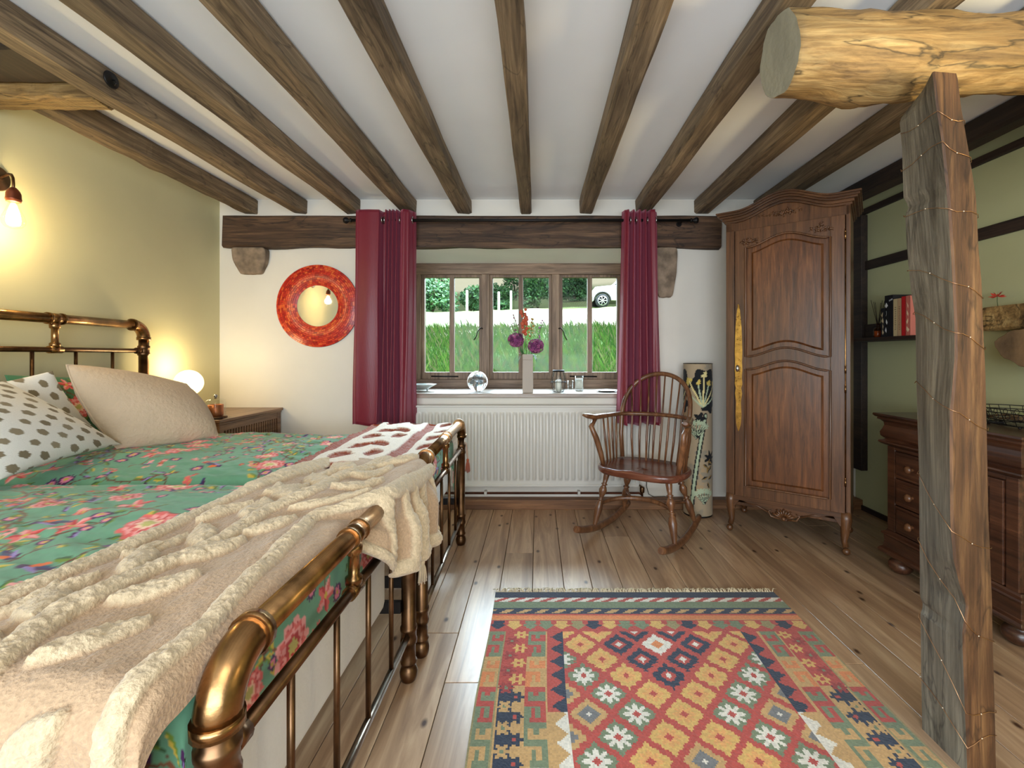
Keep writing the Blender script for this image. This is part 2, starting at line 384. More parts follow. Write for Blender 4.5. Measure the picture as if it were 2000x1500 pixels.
# timber framing on the right wall
for i, (y0, y1, z0, z1, t) in enumerate([(YF, YB, 1.765, 1.83, .022), (YF, YB, 2.175, 2.215, .03), (3.32, YB, .3, 2.17, .05)]):
    struct('trim_%d' % (i+1), MB().box(XR-t, XR, y0, y1, z0, z1), W_DARK, .005)

# ------------------------------------------------------------------ ceiling joists
def rough_beam(name, x0, x1, y0, y1, z0, z1, mat, label, seed, amp=.006, axis='y', group=None, cat='beam'):
    R = random.Random(seed); n = 40; mb = MB()
    ring = []
    offs = [[R.uniform(-1,1) for _ in range(n+1)] for _ in range(8)]
    for k in range(8): # smooth
        for _ in range(2): offs[k] = [(offs[k][max(0,i-1)]+2*offs[k][i]+offs[k][min(n,i+1)])/4 for i in range(n+1)]
    c = .010
    for i in range(n+1):
        t = i/n
        a0, a1 = (x0, x1); b0, b1 = z0, z1
        pts = [(a0+c, b0), (a1-c, b0), (a1, b0+c), (a1, b1-c), (a1-c, b1), (a0+c, b1), (a0, b1-c), (a0, b0+c)]
        y = y0+(y1-y0)*t
        for k, (p, q) in enumerate(pts):
            o1 = offs[k//2*2 if k < 2 else k][i]*amp*1.4; o2 = offs[(k+3) % 8][i]*amp*1.4
            if q > z1-.03: o2 = 0
            ring.append((p+o1, y, q+(o2 if q < z1-.03 else 0)) if axis == 'y' else (y, p+o1, q+o2))
    fs = [(i*8+k, i*8+(k+1)%8, (i+1)*8+(k+1)%8, (i+1)*8+k) for i in range(n) for k in range(8)]
    fs += [tuple(range(8)), tuple(n*8+k for k in range(8))]
    mb.add(ring, fs)
    o = mb.build(name, mat); return tag(o, label, cat, group)
JO = [(-2.23,-2.12,'ceiling beam nearest the left wall, above the wall light'),
      (-1.85,-1.75,'ceiling beam with a black iron hook plate, second from the left wall'),
      (-1.45,-1.34,'third ceiling beam from the left wall, ending left of the curtain'),
      (-1.03,-.92,'fourth ceiling beam from the left wall, ending above the left curtain'),
      (-.61,-.505,'wide ceiling beam ending just right of the left curtain'),
      (-.13,-.045,'narrow ceiling beam running straight over the middle window light'),
      (.315,.415,'ceiling beam ending left of the right curtain'),
      (.74,.85,'ceiling beam ending above the right curtain'),
      (1.19,1.30,'ceiling beam ending between the right curtain and the wardrobe'),
      (1.64,1.75,'ceiling beam passing over the left part of the wardrobe'),
      (2.17,2.28,'ceiling beam nearest the right wall, its shade painted in, behind the post')]
for i, (a, c_, lb) in enumerate(JO):
    y0 = 1.99 if i == 0 else YF
    rough_beam('ceiling_beam', a, c_, y0, YB-.001, 2.215, ZC-.001, W_JOIST if i < 10 else W_DARK, 'weathered oak '+lb if i < 10 else lb, i+5, group='exposed oak ceiling beams')  # last joist takes the dark oak: its shade is painted into the colour
rough_beam('trimmer_beam', 1.88, 1.99, XL, -1.851, 2.21, ZC-.001, W_LOG, 'short pale oak cross beam above the wall light, at the left edge', 91, axis='x')
rough_beam('packing_beam', 1.66, 1.875, XL+.001, -1.856, 2.262, ZC-.001, W_DARK, 'dark recessed timber behind the short pale cross beam, top left corner', 92, .002, axis='x')
# lintel over the window
rough_beam('window_lintel', 3.385, YB, -2.345, 1.37, 1.95, 2.185, W_LINTEL, 'long rough oak lintel across the top of the window', 44, .010, 'x')
def corbel(x0, x1, z0, z1, label, seed):
    R = random.Random(seed); bm = bmesh.new()
    bmesh.ops.create_cube(bm, size=1); bmesh.ops.subdivide_edges(bm, edges=bm.edges, cuts=5, use_grid_fill=True)
    for v in bm.verts:
        x = x0+(v.co.x+.5)*(x1-x0); zt = v.co.z+.5; z = z0+zt*(z1-z0); y = YB-.075*(v.co.y*-1+.5)*(.55+.45*zt)
        if zt < .5: x = (x0+x1)/2+(x-(x0+x1)/2)*(.62+.38*zt*2)
        r = .006
        v.co = (x+R.uniform(-r,r), min(YB, y+R.uniform(-r,r)), z+(R.uniform(-r,r) if zt < .98 else 0))
    me = bpy.data.meshes.new('stone_corbel'); bm.to_mesh(me); bm.free(); me.materials.append(STONE)
    for p in me.polygons: p.use_smooth = True
    o = bpy.data.objects.new('stone_corbel', me); C.objects.link(o)
    m = o.modifiers.new('s', 'SUBSURF'); m.levels = m.render_levels = 1
    tag(o, label, 'stone', 'stone corbels under the lintel')
corbel(-2.28, -2.03, 1.755, 1.948, 'rough stone corbel under the left end of the lintel', 2)
corbel(.88, 1.04, 1.58, 1.948, 'tall stone corbel under the right end of the lintel, beside the right curtain', 3)

# ------------------------------------------------------------------ log beam and post
def make_log():
    mb = MB(); R = random.Random(12); n = 36; N_ = 60; x0, x1 = .735, 2.405
    ring = []
    nz = np.array([[fbm(np.array([i*.25+7]), np.array([k*.55]), 5)[0] for k in range(n)] for i in range(N_+1)])
    nz[:, -6:] = nz[:, -6:]*np.linspace(1,0,6)+nz[:, :1]*np.linspace(0,1,6)
    for i in range(N_+1):
        t = i/N_; x = x0+(x1-x0)*t
        ru = .112-.006*t; rl = .112+.030*exp(-((x-1.02)/.16)**2)-.014*exp(-((x-1.55)/.2)**2)
        for k in range(n):
            a = 2*pi*k/n; rr = (ru if sin(a) > 0 else rl*abs(sin(a))+ru*(1-abs(sin(a))))*(1+(nz[i,k]-.5)*.26)
            xx = x
            if i == 0: xx = x - .015*sin(a)
            zz = 2.052+rr*sin(a)
            ring.append((xx, 1.385+rr*cos(a), min(zz, 2.206)))
    mb.add(ring, [(i*n+k, i*n+(k+1)%n, (i+1)*n+(k+1)%n, (i+1)*n+k) for i in range(N_) for k in range(n)], True)
    mb.cur = 1
    mb.f.append(tuple(range(n))[::-1]); mb.m.append(1); mb.sm.append(False)
    mb.f.append(tuple(N_*n+k for k in range(n))); mb.m.append(1); mb.sm.append(False)
    o = mb.build('log_beam', [W_LOG, plain('sawn_end', lin(150,146,128), .8, bump=.3, bscale=30, var=.2, vscale=6)])
    tag(o, 'round knotty log beam with a sawn end, resting on the post', 'beam')
make_log()
PL = [(139,1790),(150,1775),(177,1757),(243,1762),(354,1765),(364,1777),(385,1768),(451,1771),(513,1776),(550,1779),(610,1788),(760,1790),(940,1795),(1100,1796),(1225,1797),(1243,1804),(1260,1798),(1440,1800),(1540,1802),(1700,1804)]
PN = [(139,1822),(163,1826),(222,1833),(277,1842),(329,1847),(399,1854),(503,1861),(550,1863),(640,1867),(700,1867),(760,1862),(805,1857),(880,1857),(1020,1858),(1092,1864),(1148,1878),(1180,1890),(1240,1882),(1400,1888),(1500,1892),(1700,1896)]
PR = [(139,1870),(149,1873),(208,1880),(295,1895),(381,1909),(485,1914),(550,1920),(640,1923),(730,1928),(850,1931),(1000,1934),(1100,1938),(1260,1942),(1440,1947),(1700,1950)]
def ip(tab, y): return float(np.interp(y, [a for a,_ in tab], [b for _,b in tab]))
DN, DL = 1.235, 1.39
def post_pt(y, a):
    """a 0..1 across the left face, 1..2 across the front face"""
    z = CH+(695-y)*DN/F
    pl = Vector(((ip(PL,y)-1050)*DL/F, DL, z)); pn = Vector(((ip(PN,y)-1050)*DN/F, DN, z)); pr = Vector(((ip(PR,y)-1050)*(DN+.01)/F, DN+.01, z))
    return pl.lerp(pn, a) if a <= 1 else pn.lerp(pr, a-1)
def make_post():
    mb = MB(); ys = list(range(139, 1510, 11)); zf = 695+CH*F/DN; ys.append(zf)
    rows = []
    for y in ys:
        r = [post_pt(y, a) for a in (0, .25, .5, .75, .97, 1.06, 1.3, 1.6, 1.95)]
        z = r[0].z
        if y < 175: r = [Vector((p.x, p.y, p.z)) for p in r]
        r += [Vector((r[-1].x+.004, DN+.03, z)), Vector((r[-1].x+.004, DL+.005, z)), Vector((r[0].x+.02, DL+.012, z))]
        rows.append(r)
    n = len(rows[0]); vs = [p for r in rows for p in r]
    for i in range(len(rows)-1):
        for k in range(n):
            mb.cur = 0 if (k < 4 or k >= 10) else 1  # grey wood on left and back faces, brown on front and right
            mb.f.append((i*n+k, i*n+(k+1)%n, (i+1)*n+(k+1)%n, (i+1)*n+k)); mb.m.append(mb.cur); mb.sm.append(False)
    mb.v = vs
    mb.f.append(tuple(range(n))); mb.m.append(0); mb.sm.append(False)
    mb.f.append(tuple((len(rows)-1)*n+k for k in range(n))); mb.m.append(1); mb.sm.append(False)
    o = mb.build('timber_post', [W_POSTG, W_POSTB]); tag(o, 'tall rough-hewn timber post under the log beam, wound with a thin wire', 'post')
make_post()
def make_lights():
    t = thing('string_lights', 'fine copper wire fairy lights wound around the timber post', 'lights', (1.15, 1.2, 1.1))
    segs = [(208,222,235),(285,278,310),(386,405,420),(507,548,580),(603,648,678),(755,803,838),(955,1042,1075),(1100,1215,1262),(1270,1390,1400),(1402,1455,1440)]
    pts = []; bulbs = []
    for j, (ya, yb, yc) in enumerate(segs):
        for i in range(9):
            a = i/8*2; y = ya+(yb-ya)*min(a,1) if a <= 1 else yb+(yc-yb)*(a-1)
            y += 5*sin(a*5+j)
            p = post_pt(y, a); d = Vector((-.0035, -.003, 0)); pts.append(p+d)
            if i % 4 == 2: bulbs.append(p+d)
        yn = segs[j+1][0] if j < 9 else None
        if yn:
            p = post_pt(yc, 2); q = post_pt(yn, 0)
            pts += [Vector((p.x+.010, DN+.02, p.z)), Vector((p.x+.012, DL+.012, (p.z+q.z)/2)), Vector((q.x+.01, DL+.018, q.z)), Vector((q.x-.004, DL+.002, q.z))]
    o = Vector(t.location)
    MB().tube([p-o for p in pts], .0009, 5).build('wire', plain('copper_wire', lin(205,160,120), .3, 1.0), t)
    b = MB()
    for p in bulbs: b.ball(p-o, .0017, 8)
    x = b.build('bead_bulbs', plain('clear_bead', lin(240,225,200), .15), t); x['kind'] = 'stuff'
make_lights()
# iron hook plate on the second beam
t = thing('iron_hook', 'black iron hook plate fixed to the side of the second ceiling beam', 'hook', (-1.747, 1.86, 2.268))
MB().lathe([(.03,0),(.034,.004),(.03,.009),(0.0001,.011)], M=Matrix.Rotation(pi/2,3,'Y').to_4x4(), n=20).build('plate', IRON, t)
MB().tube([(.008,0,0),(.022,0,-.004),(.026,0,-.016),(.016,0,-.022)], .003, 8).build('hook', IRON, t)

# ------------------------------------------------------------------ window
def wx(p): return (p-1050)*WY/F
def wz(y): return CH+(695-y)*WY/F
def make_window():
    w = bpy.data.objects.new('window_1', None); C.objects.link(w); w.location = (-.145, WY, WZ0); tag(w, kind='structure')
    o = Vector(w.location); M = Matrix.Translation(-o)
    f = MB(); y0, y1 = WY-.01, WY+.11
    f.box(WX0, WX1, y0, y1, wz(536), WZ1, M); f.box(WX0, WX1, y0, y1, WZ0+.022, wz(741), M)
    f.build('frame', W_WIN, w, .004)
    f = MB()
    for a, b_ in ((808,822),(941,956),(1078,1093),(1212,1229)):
        f.box(max(WX0, wx(a)), min(WX1, wx(b_)), y0+.002, y1-.002, wz(741), wz(536), M)
    f.build('mullion', W_WINZ, w, .004)
    for k, (a, b_) in enumerate(((822,941),(956,1078),(1093,1212))):
        X0, X1 = wx(a), wx(b_); Z0, Z1 = wz(741), wz(536); s = wx(1056)-wx(1050); ya, yb = WY+.02, WY+.07
        c = MB(); c.box(X0, X0+s, ya, yb, Z0, Z1, M); c.box(X1-s, X1, ya, yb, Z0, Z1, M); 
        c.box((X0+X1)/2-s*.75, (X0+X1)/2+s*.75, ya, yb, Z0, Z1, M); c.box(X0, X1, ya-.001, yb+.001, Z0, wz(727), M); c.box(X0, X1, ya-.001, yb+.001, wz(541), Z1, M)
        cs = c.build('casement', W_WINZ, w, .003)
        g = MB(); g.box(X0+s*.5, X1-s*.5, WY+.044, WY+.047, Z0+.01, Z1-.01, M); g.build('pane', PANE, cs)
        if k != 1:
            hx = X1+.01 if k == 0 else X0-.01; sg = -1 if k == 0 else 1
            pts = [(hx, WY-.012, wz(642)), (hx+sg*.02, WY-.02, wz(641)), (hx+sg*.045, WY-.022, wz(648)), (hx+sg*.055, WY-.02, wz(657)), (hx+sg*.075, WY-.02, wz(664))]
            MB().tube([Vector(p)-o for p in pts], [.006,.005,.004,.004,.006], 8).build('latch', IRON, cs)
            MB().tube([Vector((X0+.09, WY+.005, wz(735)))-o, Vector((X0+.33, WY+.005, wz(735.5)))-o], .006, 8).build('stay', IRON, cs)
    s_ = MB(); s_.box(WX0, WX1, YB-.001, WY+.10, WZ0+.001, WZ0+.022, M); s_.box(WX0-.02, WX1+.02, YB-.03, YB-.001, WZ0-.012, WZ0+.022, M)
    s_.build('window_sill', W_SILL, w, .005)
make_window()
area('window_portal', (-.145, T+.02, 1.4), (-.145, 2, 1.4), 1.95, 1.2, 1, (1,1,1), portal=True)
area('rear_portal', (-.3, YF-.11, 1.4), (-.3, 2, 1.4), 3.4, 1.4, 1, (1,1,1), portal=True)
# ------------------------------------------------------------------ cloth painting
class Canvas:
    """flat colour canvas in metres; draws the printed / woven pattern of a cloth"""
    def __init__(s, w, h, res, bg):
        s.nx, s.ny = int(w/res), int(h/res); s.res = res
        s.a = np.tile(np.array(lin(bg)), (s.nx, s.ny, 1)).astype(float)
        s.X, s.Y = np.meshgrid(np.arange(s.nx)*res, np.arange(s.ny)*res, indexing='ij')
    def _sub(s, x0, x1, y0, y1):
        i0, i1 = max(0, int(x0/s.res)), min(s.nx, int(x1/s.res)+2); j0, j1 = max(0, int(y0/s.res)), min(s.ny, int(y1/s.res)+2)
        return slice(i0, i1), slice(j0, j1)
    def fill(s, sl, mask, c):
        s.a[sl][mask] = np.array(lin(c))
    def blob(s, x, y, r, c, pet=0, amp=.2, ph=0, sx=1, rot=0):
        m = r*(1+amp)*max(sx,1)*1.1; sl = s._sub(x-m, x+m, y-m, y+m)
        if s.X[sl].size == 0: return
        dx, dy = s.X[sl]-x, s.Y[sl]-y; u = dx*cos(rot)+dy*sin(rot); v = -dx*sin(rot)+dy*cos(rot)
        u = u/sx; th = np.arctan2(v, u)
        R = r*(1+amp*np.cos(pet*th+ph)) if pet else r
        s.fill(sl, u*u+v*v < R*R, c)
    def leaf(s, x, y, L, W, rot, c, c2=None):
        sl = s._sub(x-L, x+L, y-L, y+L)
        if s.X[sl].size == 0: return
        dx, dy = s.X[sl]-x, s.Y[sl]-y; u = (dx*cos(rot)+dy*sin(rot))/L; v = (-dx*sin(rot)+dy*cos(rot))/W
        m = (u > 0) & (u < 1) & (np.abs(v) < np.sin(pi*np.clip(u,0,1))**.8*.5)
        s.fill(sl, m, c)
        if c2: s.fill(sl, m & (v > 0), c2)
    def line(s, pts, wd, c):
        for (x0, y0), (x1, y1) in zip(pts[:-1], pts[1:]):
            sl = s._sub(min(x0,x1)-wd, max(x0,x1)+wd, min(y0,y1)-wd, max(y0,y1)+wd)
            if s.X[sl].size == 0: continue
            L2 = (x1-x0)**2+(y1-y0)**2+1e-9; t = np.clip(((s.X[sl]-x0)*(x1-x0)+(s.Y[sl]-y0)*(y1-y0))/L2, 0, 1)
            d = np.hypot(s.X[sl]-x0-t*(x1-x0), s.Y[sl]-y0-t*(y1-y0)); s.fill(sl, d < wd/2, c)
    def sample(s, u, v):
        i = np.clip((u/s.res).astype(int), 0, s.nx-1); j = np.clip((v/s.res).astype(int), 0, s.ny-1)
        return s.a[i, j]
CORAL, PINK, PURP, GRN, DGRN, YEL, BRN, LIL, RED = (222,104,100), (236,160,156), (74,38,84), (112,140,52), (58,92,58), (206,178,70), (104,66,48), (150,130,190), (190,56,58)
def floral(w, h, seed, bg=(104,156,126), res=.0028):
    c = Canvas(w, h, res, bg); R = random.Random(seed); placed = []
    def spot(r, tries=60):
        for _ in range(tries):
            x, y = R.uniform(0, w), R.uniform(0, h)
            if all((x-a)**2+(y-b)**2 > (r+q)**2 for a, b, q in placed): placed.append((x, y, r)); return x, y
        return None
    # meandering branches with leaves
    for k in range(int(w*h*44)):
        x, y = R.uniform(0,w), R.uniform(0,h); a = R.uniform(0, 2*pi); pts = [(x,y)]
        for i in range(16):
            a += R.uniform(-.45,.45); x += cos(a)*.018; y += sin(a)*.018; pts.append((x,y))
            if i % 2 and R.random() < .8:
                sd = R.choice([-1,1]); c.line([(x,y),(x+cos(a+sd)*.02,y+sin(a+sd)*.02)], .003, BRN)
                q = R.choice([(GRN,DGRN),(DGRN,GRN),(YEL,GRN),(PURP,LIL),(GRN,YEL)])
                c.leaf(x+cos(a+sd)*.012, y+sin(a+sd)*.012, R.uniform(.025,.05), R.uniform(.012,.022), a+sd*R.uniform(.5,1.2), *q)
        c.line(pts, .0055, BRN); c.line(pts[:8], .007, (130,84,58))
    def peony(x, y, r):
        sx = R.uniform(1.0,1.5); ro = R.uniform(0,pi); b = R.random() < .6
        o, i_, k = (CORAL, PINK, (250,206,180)) if b else (PINK, CORAL, RED)
        c.blob(x,y,r,o,9,.10,R.random()*6,sx,ro); c.blob(x,y,r*.80,i_,11,.10,R.random()*6,sx,ro); c.blob(x,y,r*.62,o,9,.13,R.random()*6,sx,ro)
        c.blob(x,y,r*.45,k,8,.15,R.random()*6,sx,ro); c.blob(x,y,r*.27,(198,190,110),7,.2,0,sx,ro)
        for j in range(14):
            t = 2*pi*j/14; c.line([(x+cos(t)*r*.66, y+sin(t)*r*.66),(x+cos(t)*r*.92, y+sin(t)*r*.92)], .0025, RED)
    def daisy(x, y, r):
        c.blob(x,y,r,PURP,12,.12); c.blob(x,y,r*.62,(226,130,160),12,.1); c.blob(x,y,r*.3,YEL)
    def cluster(x, y, r):
        for j in range(6):
            t = R.uniform(0,2*pi); q = R.uniform(.3,1)*r; X, Y = x+cos(t)*q*1.4, y+sin(t)*q
            c.blob(X,Y,r*.34,R.choice([CORAL,RED,PINK]),5,.3,R.random()*6); c.blob(X,Y,r*.11,YEL)
    def lily(x, y, r):
        a = R.uniform(0,2*pi)
        for j in range(5): c.leaf(x,y,r*1.2,r*.6,a+j*2*pi/5,RED if j%2 else CORAL,CORAL if j%2 else PINK)
        c.blob(x,y,r*.2,YEL)
    def bird(x, y, r):
        a = R.uniform(0,2*pi); c.leaf(x,y,r*2.1,r*.55,a,PURP,(58,70,110)); c.leaf(x,y,r*1.2,r*.5,a+.5,(226,110,50)); c.blob(x,y,r*.3,PURP); c.leaf(x,y,r*1.5,r*.3,a-.35,LIL)
    for fn, r, n in ((peony,.052,4),(peony,.036,5),(lily,.034,7),(cluster,.03,9),(daisy,.022,16),(bird,.036,10),(daisy,.013,16),(cluster,.018,9)):
        for _ in range(max(1,int(n*w*h*1.5))):
            p = spot(r)
            if p: fn(*p, r*R.uniform(.85,1.15))
    return c
FLORAL = attrmat('printed_cotton', .8, .35, 22, .15, .2, .10)
TUFT = attrmat('tufted_cotton', .95, .8, 170, .3, .1, .22)
LINEN = plain('beige_linen', lin(204,180,152), .9, bump=.5, bscale=60, var=.06, vscale=9, sheen=.2)
SHEET = plain('white_sheet', lin(232,230,228), .8, bump=.15, bscale=12)
BLANK = plain('mattress_ticking', lin(226,224,220), .8, bump=.15, bscale=60)

# ------------------------------------------------------------------ beds
FX, HX = -.453, -2.335       # foot frame and head frame planes
def make_bed(y0, y1, label, zt, zm, zb, rz):
    """iron-and-brass bedstead, posts at y0 and y1"""
    t = thing('bed_frame', label, 'bed', (-1.4, (y0+y1)/2, 0), rz, 'brass tube bedsteads'); o = Vector(t.location); W = y1-y0
    def frame(x, ztop, zmid, zbot, nm, spn):
        X = x-o.x; a, b_ = y0-o.y, y1-o.y; r = .0235
        m = MB(); R_ = .075; k = 9
        arc = lambda yc, s: [(X, yc-s*R_*cos(pi/2*i/k), ztop-R_+R_*sin(pi/2*i/k)) for i in range(k+1)]
        m.tube([(X,a+R_,ztop),(X,b_-R_,ztop)], r, 16)
        m.build(nm+'_rail', BRASS, t)
        for s, yy in ((1,a),(-1,b_)):
            m = MB(); m.tube(arc(yy+s*R_, s), .031, 18, caps=True)
            # cuffs at both ends of the elbow
            m.tube([(X,yy+s*(R_-.006),ztop),(X,yy+s*(R_+.012),ztop)], .0345, 18)
            m.tube([(X,yy,ztop-R_+.006),(X,yy,ztop-R_-.012)], .0345, 18)
            m.build('elbow', BRASS, t)
            m = MB(); z1 = ztop-R_-.01
            prof = [(.0001,0),(.020,0),(.026,.006),(.030,.020),(.031,.035),(.026,.050),(.018,.058),(.027,.062),(.029,.070),(.024,.078),(.024,zbot-.03),(.029,zbot-.028),(.029,zbot-.016),(.0265,zbot-.01),(.0265,zbot+.012),(.029,zbot+.016),(.029,zbot+.028),(.025,zbot+.03),(.025,zmid-.03),(.030,zmid-.026),(.030,zmid-.014),(.0275,zmid-.01),(.0275,zmid+.012),(.030,zmid+.016),(.030,zmid+.028),(.025,zmid+.032),(.025,z1)]
            m.lathe(prof, (X,yy,0), 20); m.build('leg', BRASSD, t)
        m = MB(); m.tube([(X,a+.02,zmid),(X,b_-.02,zmid)], .0125, 12)
        for yy, s in ((a,1),(b_,-1)): m.tube([(X,yy+s*.025,zmid),(X,yy+s*.055,zmid)], .018, 12)
        m.build(nm+'_middle_rail', BRASSD, t)
        m = MB(); m.tube([(X,a+.02,zbot),(X,b_-.02,zbot)], .011, 12); m.build(nm+'_bottom_rail', STEELB, t)
        n = spn
        for i in range(n):
            yy = a+(b_-a)*(i+1)/(n+1)
            MB().tube([(X,yy,zbot+.005),(X,yy,zmid-.005)], .0075, 8).build('spindle', BRASSD, t)
        yy = (a+b_)/2 
        for yc in ([yy] if nm == 'foot' else [yy]):
            m = MB(); m.lathe([(.012,zmid+.01),(.020,zmid+.012),(.021,zmid+.03),(.014,zmid+.036),(.0135,ztop-.05),(.020,ztop-.046),(.021,ztop-.03),(.016,ztop-.02)], (X,yc,0), 14)
            m.tube([(X,yc-.038,ztop),(X,yc-.026,ztop)], .0285, 16); m.tube([(X,yc+.026,ztop),(X,yc+.038,ztop)], .0285, 16); m.tube([(X,yc-.026,ztop),(X,yc+.026,ztop)], .0262, 16)
            m.tube([(X,yc-.03,zmid),(X,yc+.03,zmid)], .018, 12)
            m.build('connector', BRASS, t)
    frame(FX, zt, zm, zb, 'foot', 4)
    frame(HX, 1.32, 1.17, .45, 'head', 4)
    for s, yy in ((1,y0),(-1,y1)):
        Y = yy-o.y; m = MB(); m.box(HX-o.x+.02, FX-o.x-.02, Y+s*.022-.008, Y+s*.022+.008, .25, .29); m.build('side_rail', IRON, t)
    return t
STEELB = plain('worn_nickel', lin(150,138,124), .3, 1.0, var=.4, vscale=12)
make_bed(.645, 1.60, 'near brass tube bedstead, its foot in the foreground wrapped by the cream throw', .700, .566, .163, 0)
make_bed(1.712, 2.73, 'far brass tube bedstead beside the radiator and bedside table', .735, .578, .157, radians(1.2))
def make_mattress(y0, y1, zb, label):
    m = MB(); m.box(HX+.05, FX-.065, y0+.03, y1-.03, zb, .60)
    o = m.build('mattress', BLANK, None, bevel=.035); o.modifiers['bevel'].segments = 4
    for p in o.data.polygons: p.use_smooth = True
    tag(o, label, 'mattress', 'mattresses on the brass beds')
make_mattress(.645, 1.60, .27, 'deep white mattress seen through the spindles of the near bed foot')
make_mattress(1.715, 2.74, .345, 'deep white mattress of the far bed, seen past the foot rails')

def duvet(y0, y1, seed, label, zt=.69):
    # top plus drops over both long sides and over the foot, down to the middle rail
    dx0, dx1 = HX+.06, FX-.050
    LX = dx1-dx0; LY = y1-y0; drop = .13; n = .0048
    us = np.arange(0, LX+drop, n); vs = np.arange(-.16, LY+.16, n)
    U, V = np.meshgrid(us, vs, indexing='ij')
    def fold(d, L, r=.045):
        # arc length beyond edge -> (horizontal, drop)
        e = np.clip(d-(L-r), 0, None); th = np.clip(e/r, 0, pi/2); ex = np.clip(e-r*pi/2, 0, None)
        return np.where(d < L-r, d, L-r+r*np.sin(th)), r*(1-np.cos(th))+ex
    X, dz1 = fold(U, LX)
    Vc = V-LY/2; Ya, dz2 = fold(np.abs(Vc), LY/2); Y = np.sign(Vc)*Ya
    inside = 1-sstep(0, .03, dz1+dz2)
    puff = .045*(1-(np.abs(Vc)/(LY/2)).clip(0,1)**3)*(1-(np.abs(U-LX/2)/(LX/2)).clip(0,1)**6)
    wr = (fbm(U*3+V*2, V*7, seed)-.45)*.035+(fbm(U*9, V*22+U*8, seed+9)-.45)*.018
    Z = zt-.02-dz1-dz2+(puff+wr*1.0)*(inside)
    wob = (fbm(U*6, V*10, seed+3)-.45)*.02
    P = np.stack([dx0+X+wob*sstep(0,.05,dz1)*.5, (y0+y1)/2+Y+wob*sstep(0,.05,dz2), Z], -1)
    cv = floral(LX+drop+.02, LY+.36, seed)
    o = gridmesh('duvet', P, FLORAL, None, col=cv.sample(U, V+.17), thick=.004)
    tag(o, label, 'duvet', 'green floral duvets')
duvet(.640, 1.640, 11, 'green duvet printed with coral flowers on the near bed, under the cream throw')
duvet(1.70, 2.72, 23, 'green duvet printed with coral flowers on the far bed, by the bedside table', .685)

# ------------------------------------------------------------------ cushions
def pillow(name, A, B, C_, D, thick, mat, label, cat, group=None, n=130, colf=None, seed=1, pinch=.07, wr=.006, piping=None):
    """A,B,C,D corners in order; side of the normal (B-A)x(D-A) is the front"""
    A, B, C_, D = [np.array(p, float) for p in (A,B,C_,D)]
    u = np.linspace(0,1,n); U, V = np.meshgrid(u, u, indexing='ij')
    # edges bow inwards between the corners
    Ub = U+(.5-U)*pinch*4*V*(1-V)*1.0; Vb = V+(.5-V)*pinch*4*U*(1-U)
    base = ((1-Ub)*(1-Vb))[...,None]*A+(Ub*(1-Vb))[...,None]*B+(Ub*Vb)[...,None]*C_+((1-Ub)*Vb)[...,None]*D
    N = np.cross(B-A, D-A); N /= np.linalg.norm(N)
    prof = (np.clip(4*U*(1-U),0,1)**.55)*(np.clip(4*V*(1-V),0,1)**.55)
    w = (fbm(U*5+V*3, V*6, seed)-.45)*wr*2+(fbm(U*14+V*4, V*4, seed+5)-.45)*wr
    H = thick/2*prof
    front = base+(H+w*prof)[...,None]*N; back = base-(H)[...,None]*N
    col = colf(U, V, np.linalg.norm(B-A), np.linalg.norm(D-A)) if colf else None
    o_ = (A+B+C_+D)/4
    P = np.concatenate([front, back[:, ::-1]], 1)-o_
    cc = np.concatenate([col, col[:, ::-1]], 1) if col is not None else None
    t = gridmesh(name, P, mat, None, col=cc); t.location = o_
    bm = bmesh.new(); bm.from_mesh(t.data); bmesh.ops.remove_doubles(bm, verts=bm.verts, dist=1e-5); bmesh.ops.recalc_face_normals(bm, faces=bm.faces); bm.to_mesh(t.data); bm.free()
    tag(t, label, cat, group)
    if piping:
        k = 40; L = []
        for a, b_ in (((0,0),(1,0)),((1,0),(1,1)),((1,1),(0,1)),((0,1),(0,0))):
            for i in range(k):
                s = i/k; uu = a[0]+(b_[0]-a[0])*s; vv = a[1]+(b_[1]-a[1])*s
                ub = uu+(.5-uu)*pinch*4*vv*(1-vv); vb = vv+(.5-vv)*pinch*4*uu*(1-uu)
                L.append(tuple((1-ub)*(1-vb)*A+ub*(1-vb)*B+ub*vb*C_+(1-ub)*vb*D-o_))
        MB().tube(L, .004, 6, closed=True).build('piping', piping, t)
    return t
def dots(seed):
    def f(U, V, w, h):
        c = Canvas(w+.01, h+.01, .001, (236,232,224)); R = random.Random(seed); s = .072
        for i in range(-1, int(w/s)+2):
            for j in range(-1, int(h/s)+2):
                x = (i+.5*(j%2))*s*1.05+R.uniform(-.006,.006); y = j*s*.86+R.uniform(-.006,.006)
                c.blob(x, y, R.uniform(.0155,.0195), R.choice([(138,124,98),(126,112,86),(148,134,108)]), 5, .07, R.random()*6, 1.08, R.uniform(-.3,.3))
        return c.sample(U*w, V*h)
    return f
DOTTED = attrmat('dotted_cotton', .85, .15, 350, .15, .25, .08)
pillow('dotted_cushion', (-2.10,1.97,1.075), (-2.06,2.12,.80), (-2.10,1.72,.73), (-2.21,1.50,.98), .11, DOTTED, 'rear one of two white cushions with taupe dots, corner showing at the headboard', 'cushion', 'white dotted cushions', colf=dots(3), seed=4)
pillow('dotted_cushion', (-2.03,1.735,1.045), (-1.905,2.085,.735), (-1.75,1.48,.735), (-1.93,1.20,1.02), .16, DOTTED, 'front one of two white cushions with taupe dots, at the left photo edge', 'cushion', 'white dotted cushions', colf=dots(8), seed=2)
pillow('linen_cushion', (-2.07,2.00,1.10), (-1.93,2.50,.985), (-1.70,2.42,.715), (-1.93,2.09,.715), .22, LINEN, 'plain beige linen cushion with piped edge, propped on the far bed', 'cushion', colf=None, seed=6, pinch=-.10, wr=.05, piping=LINEN)
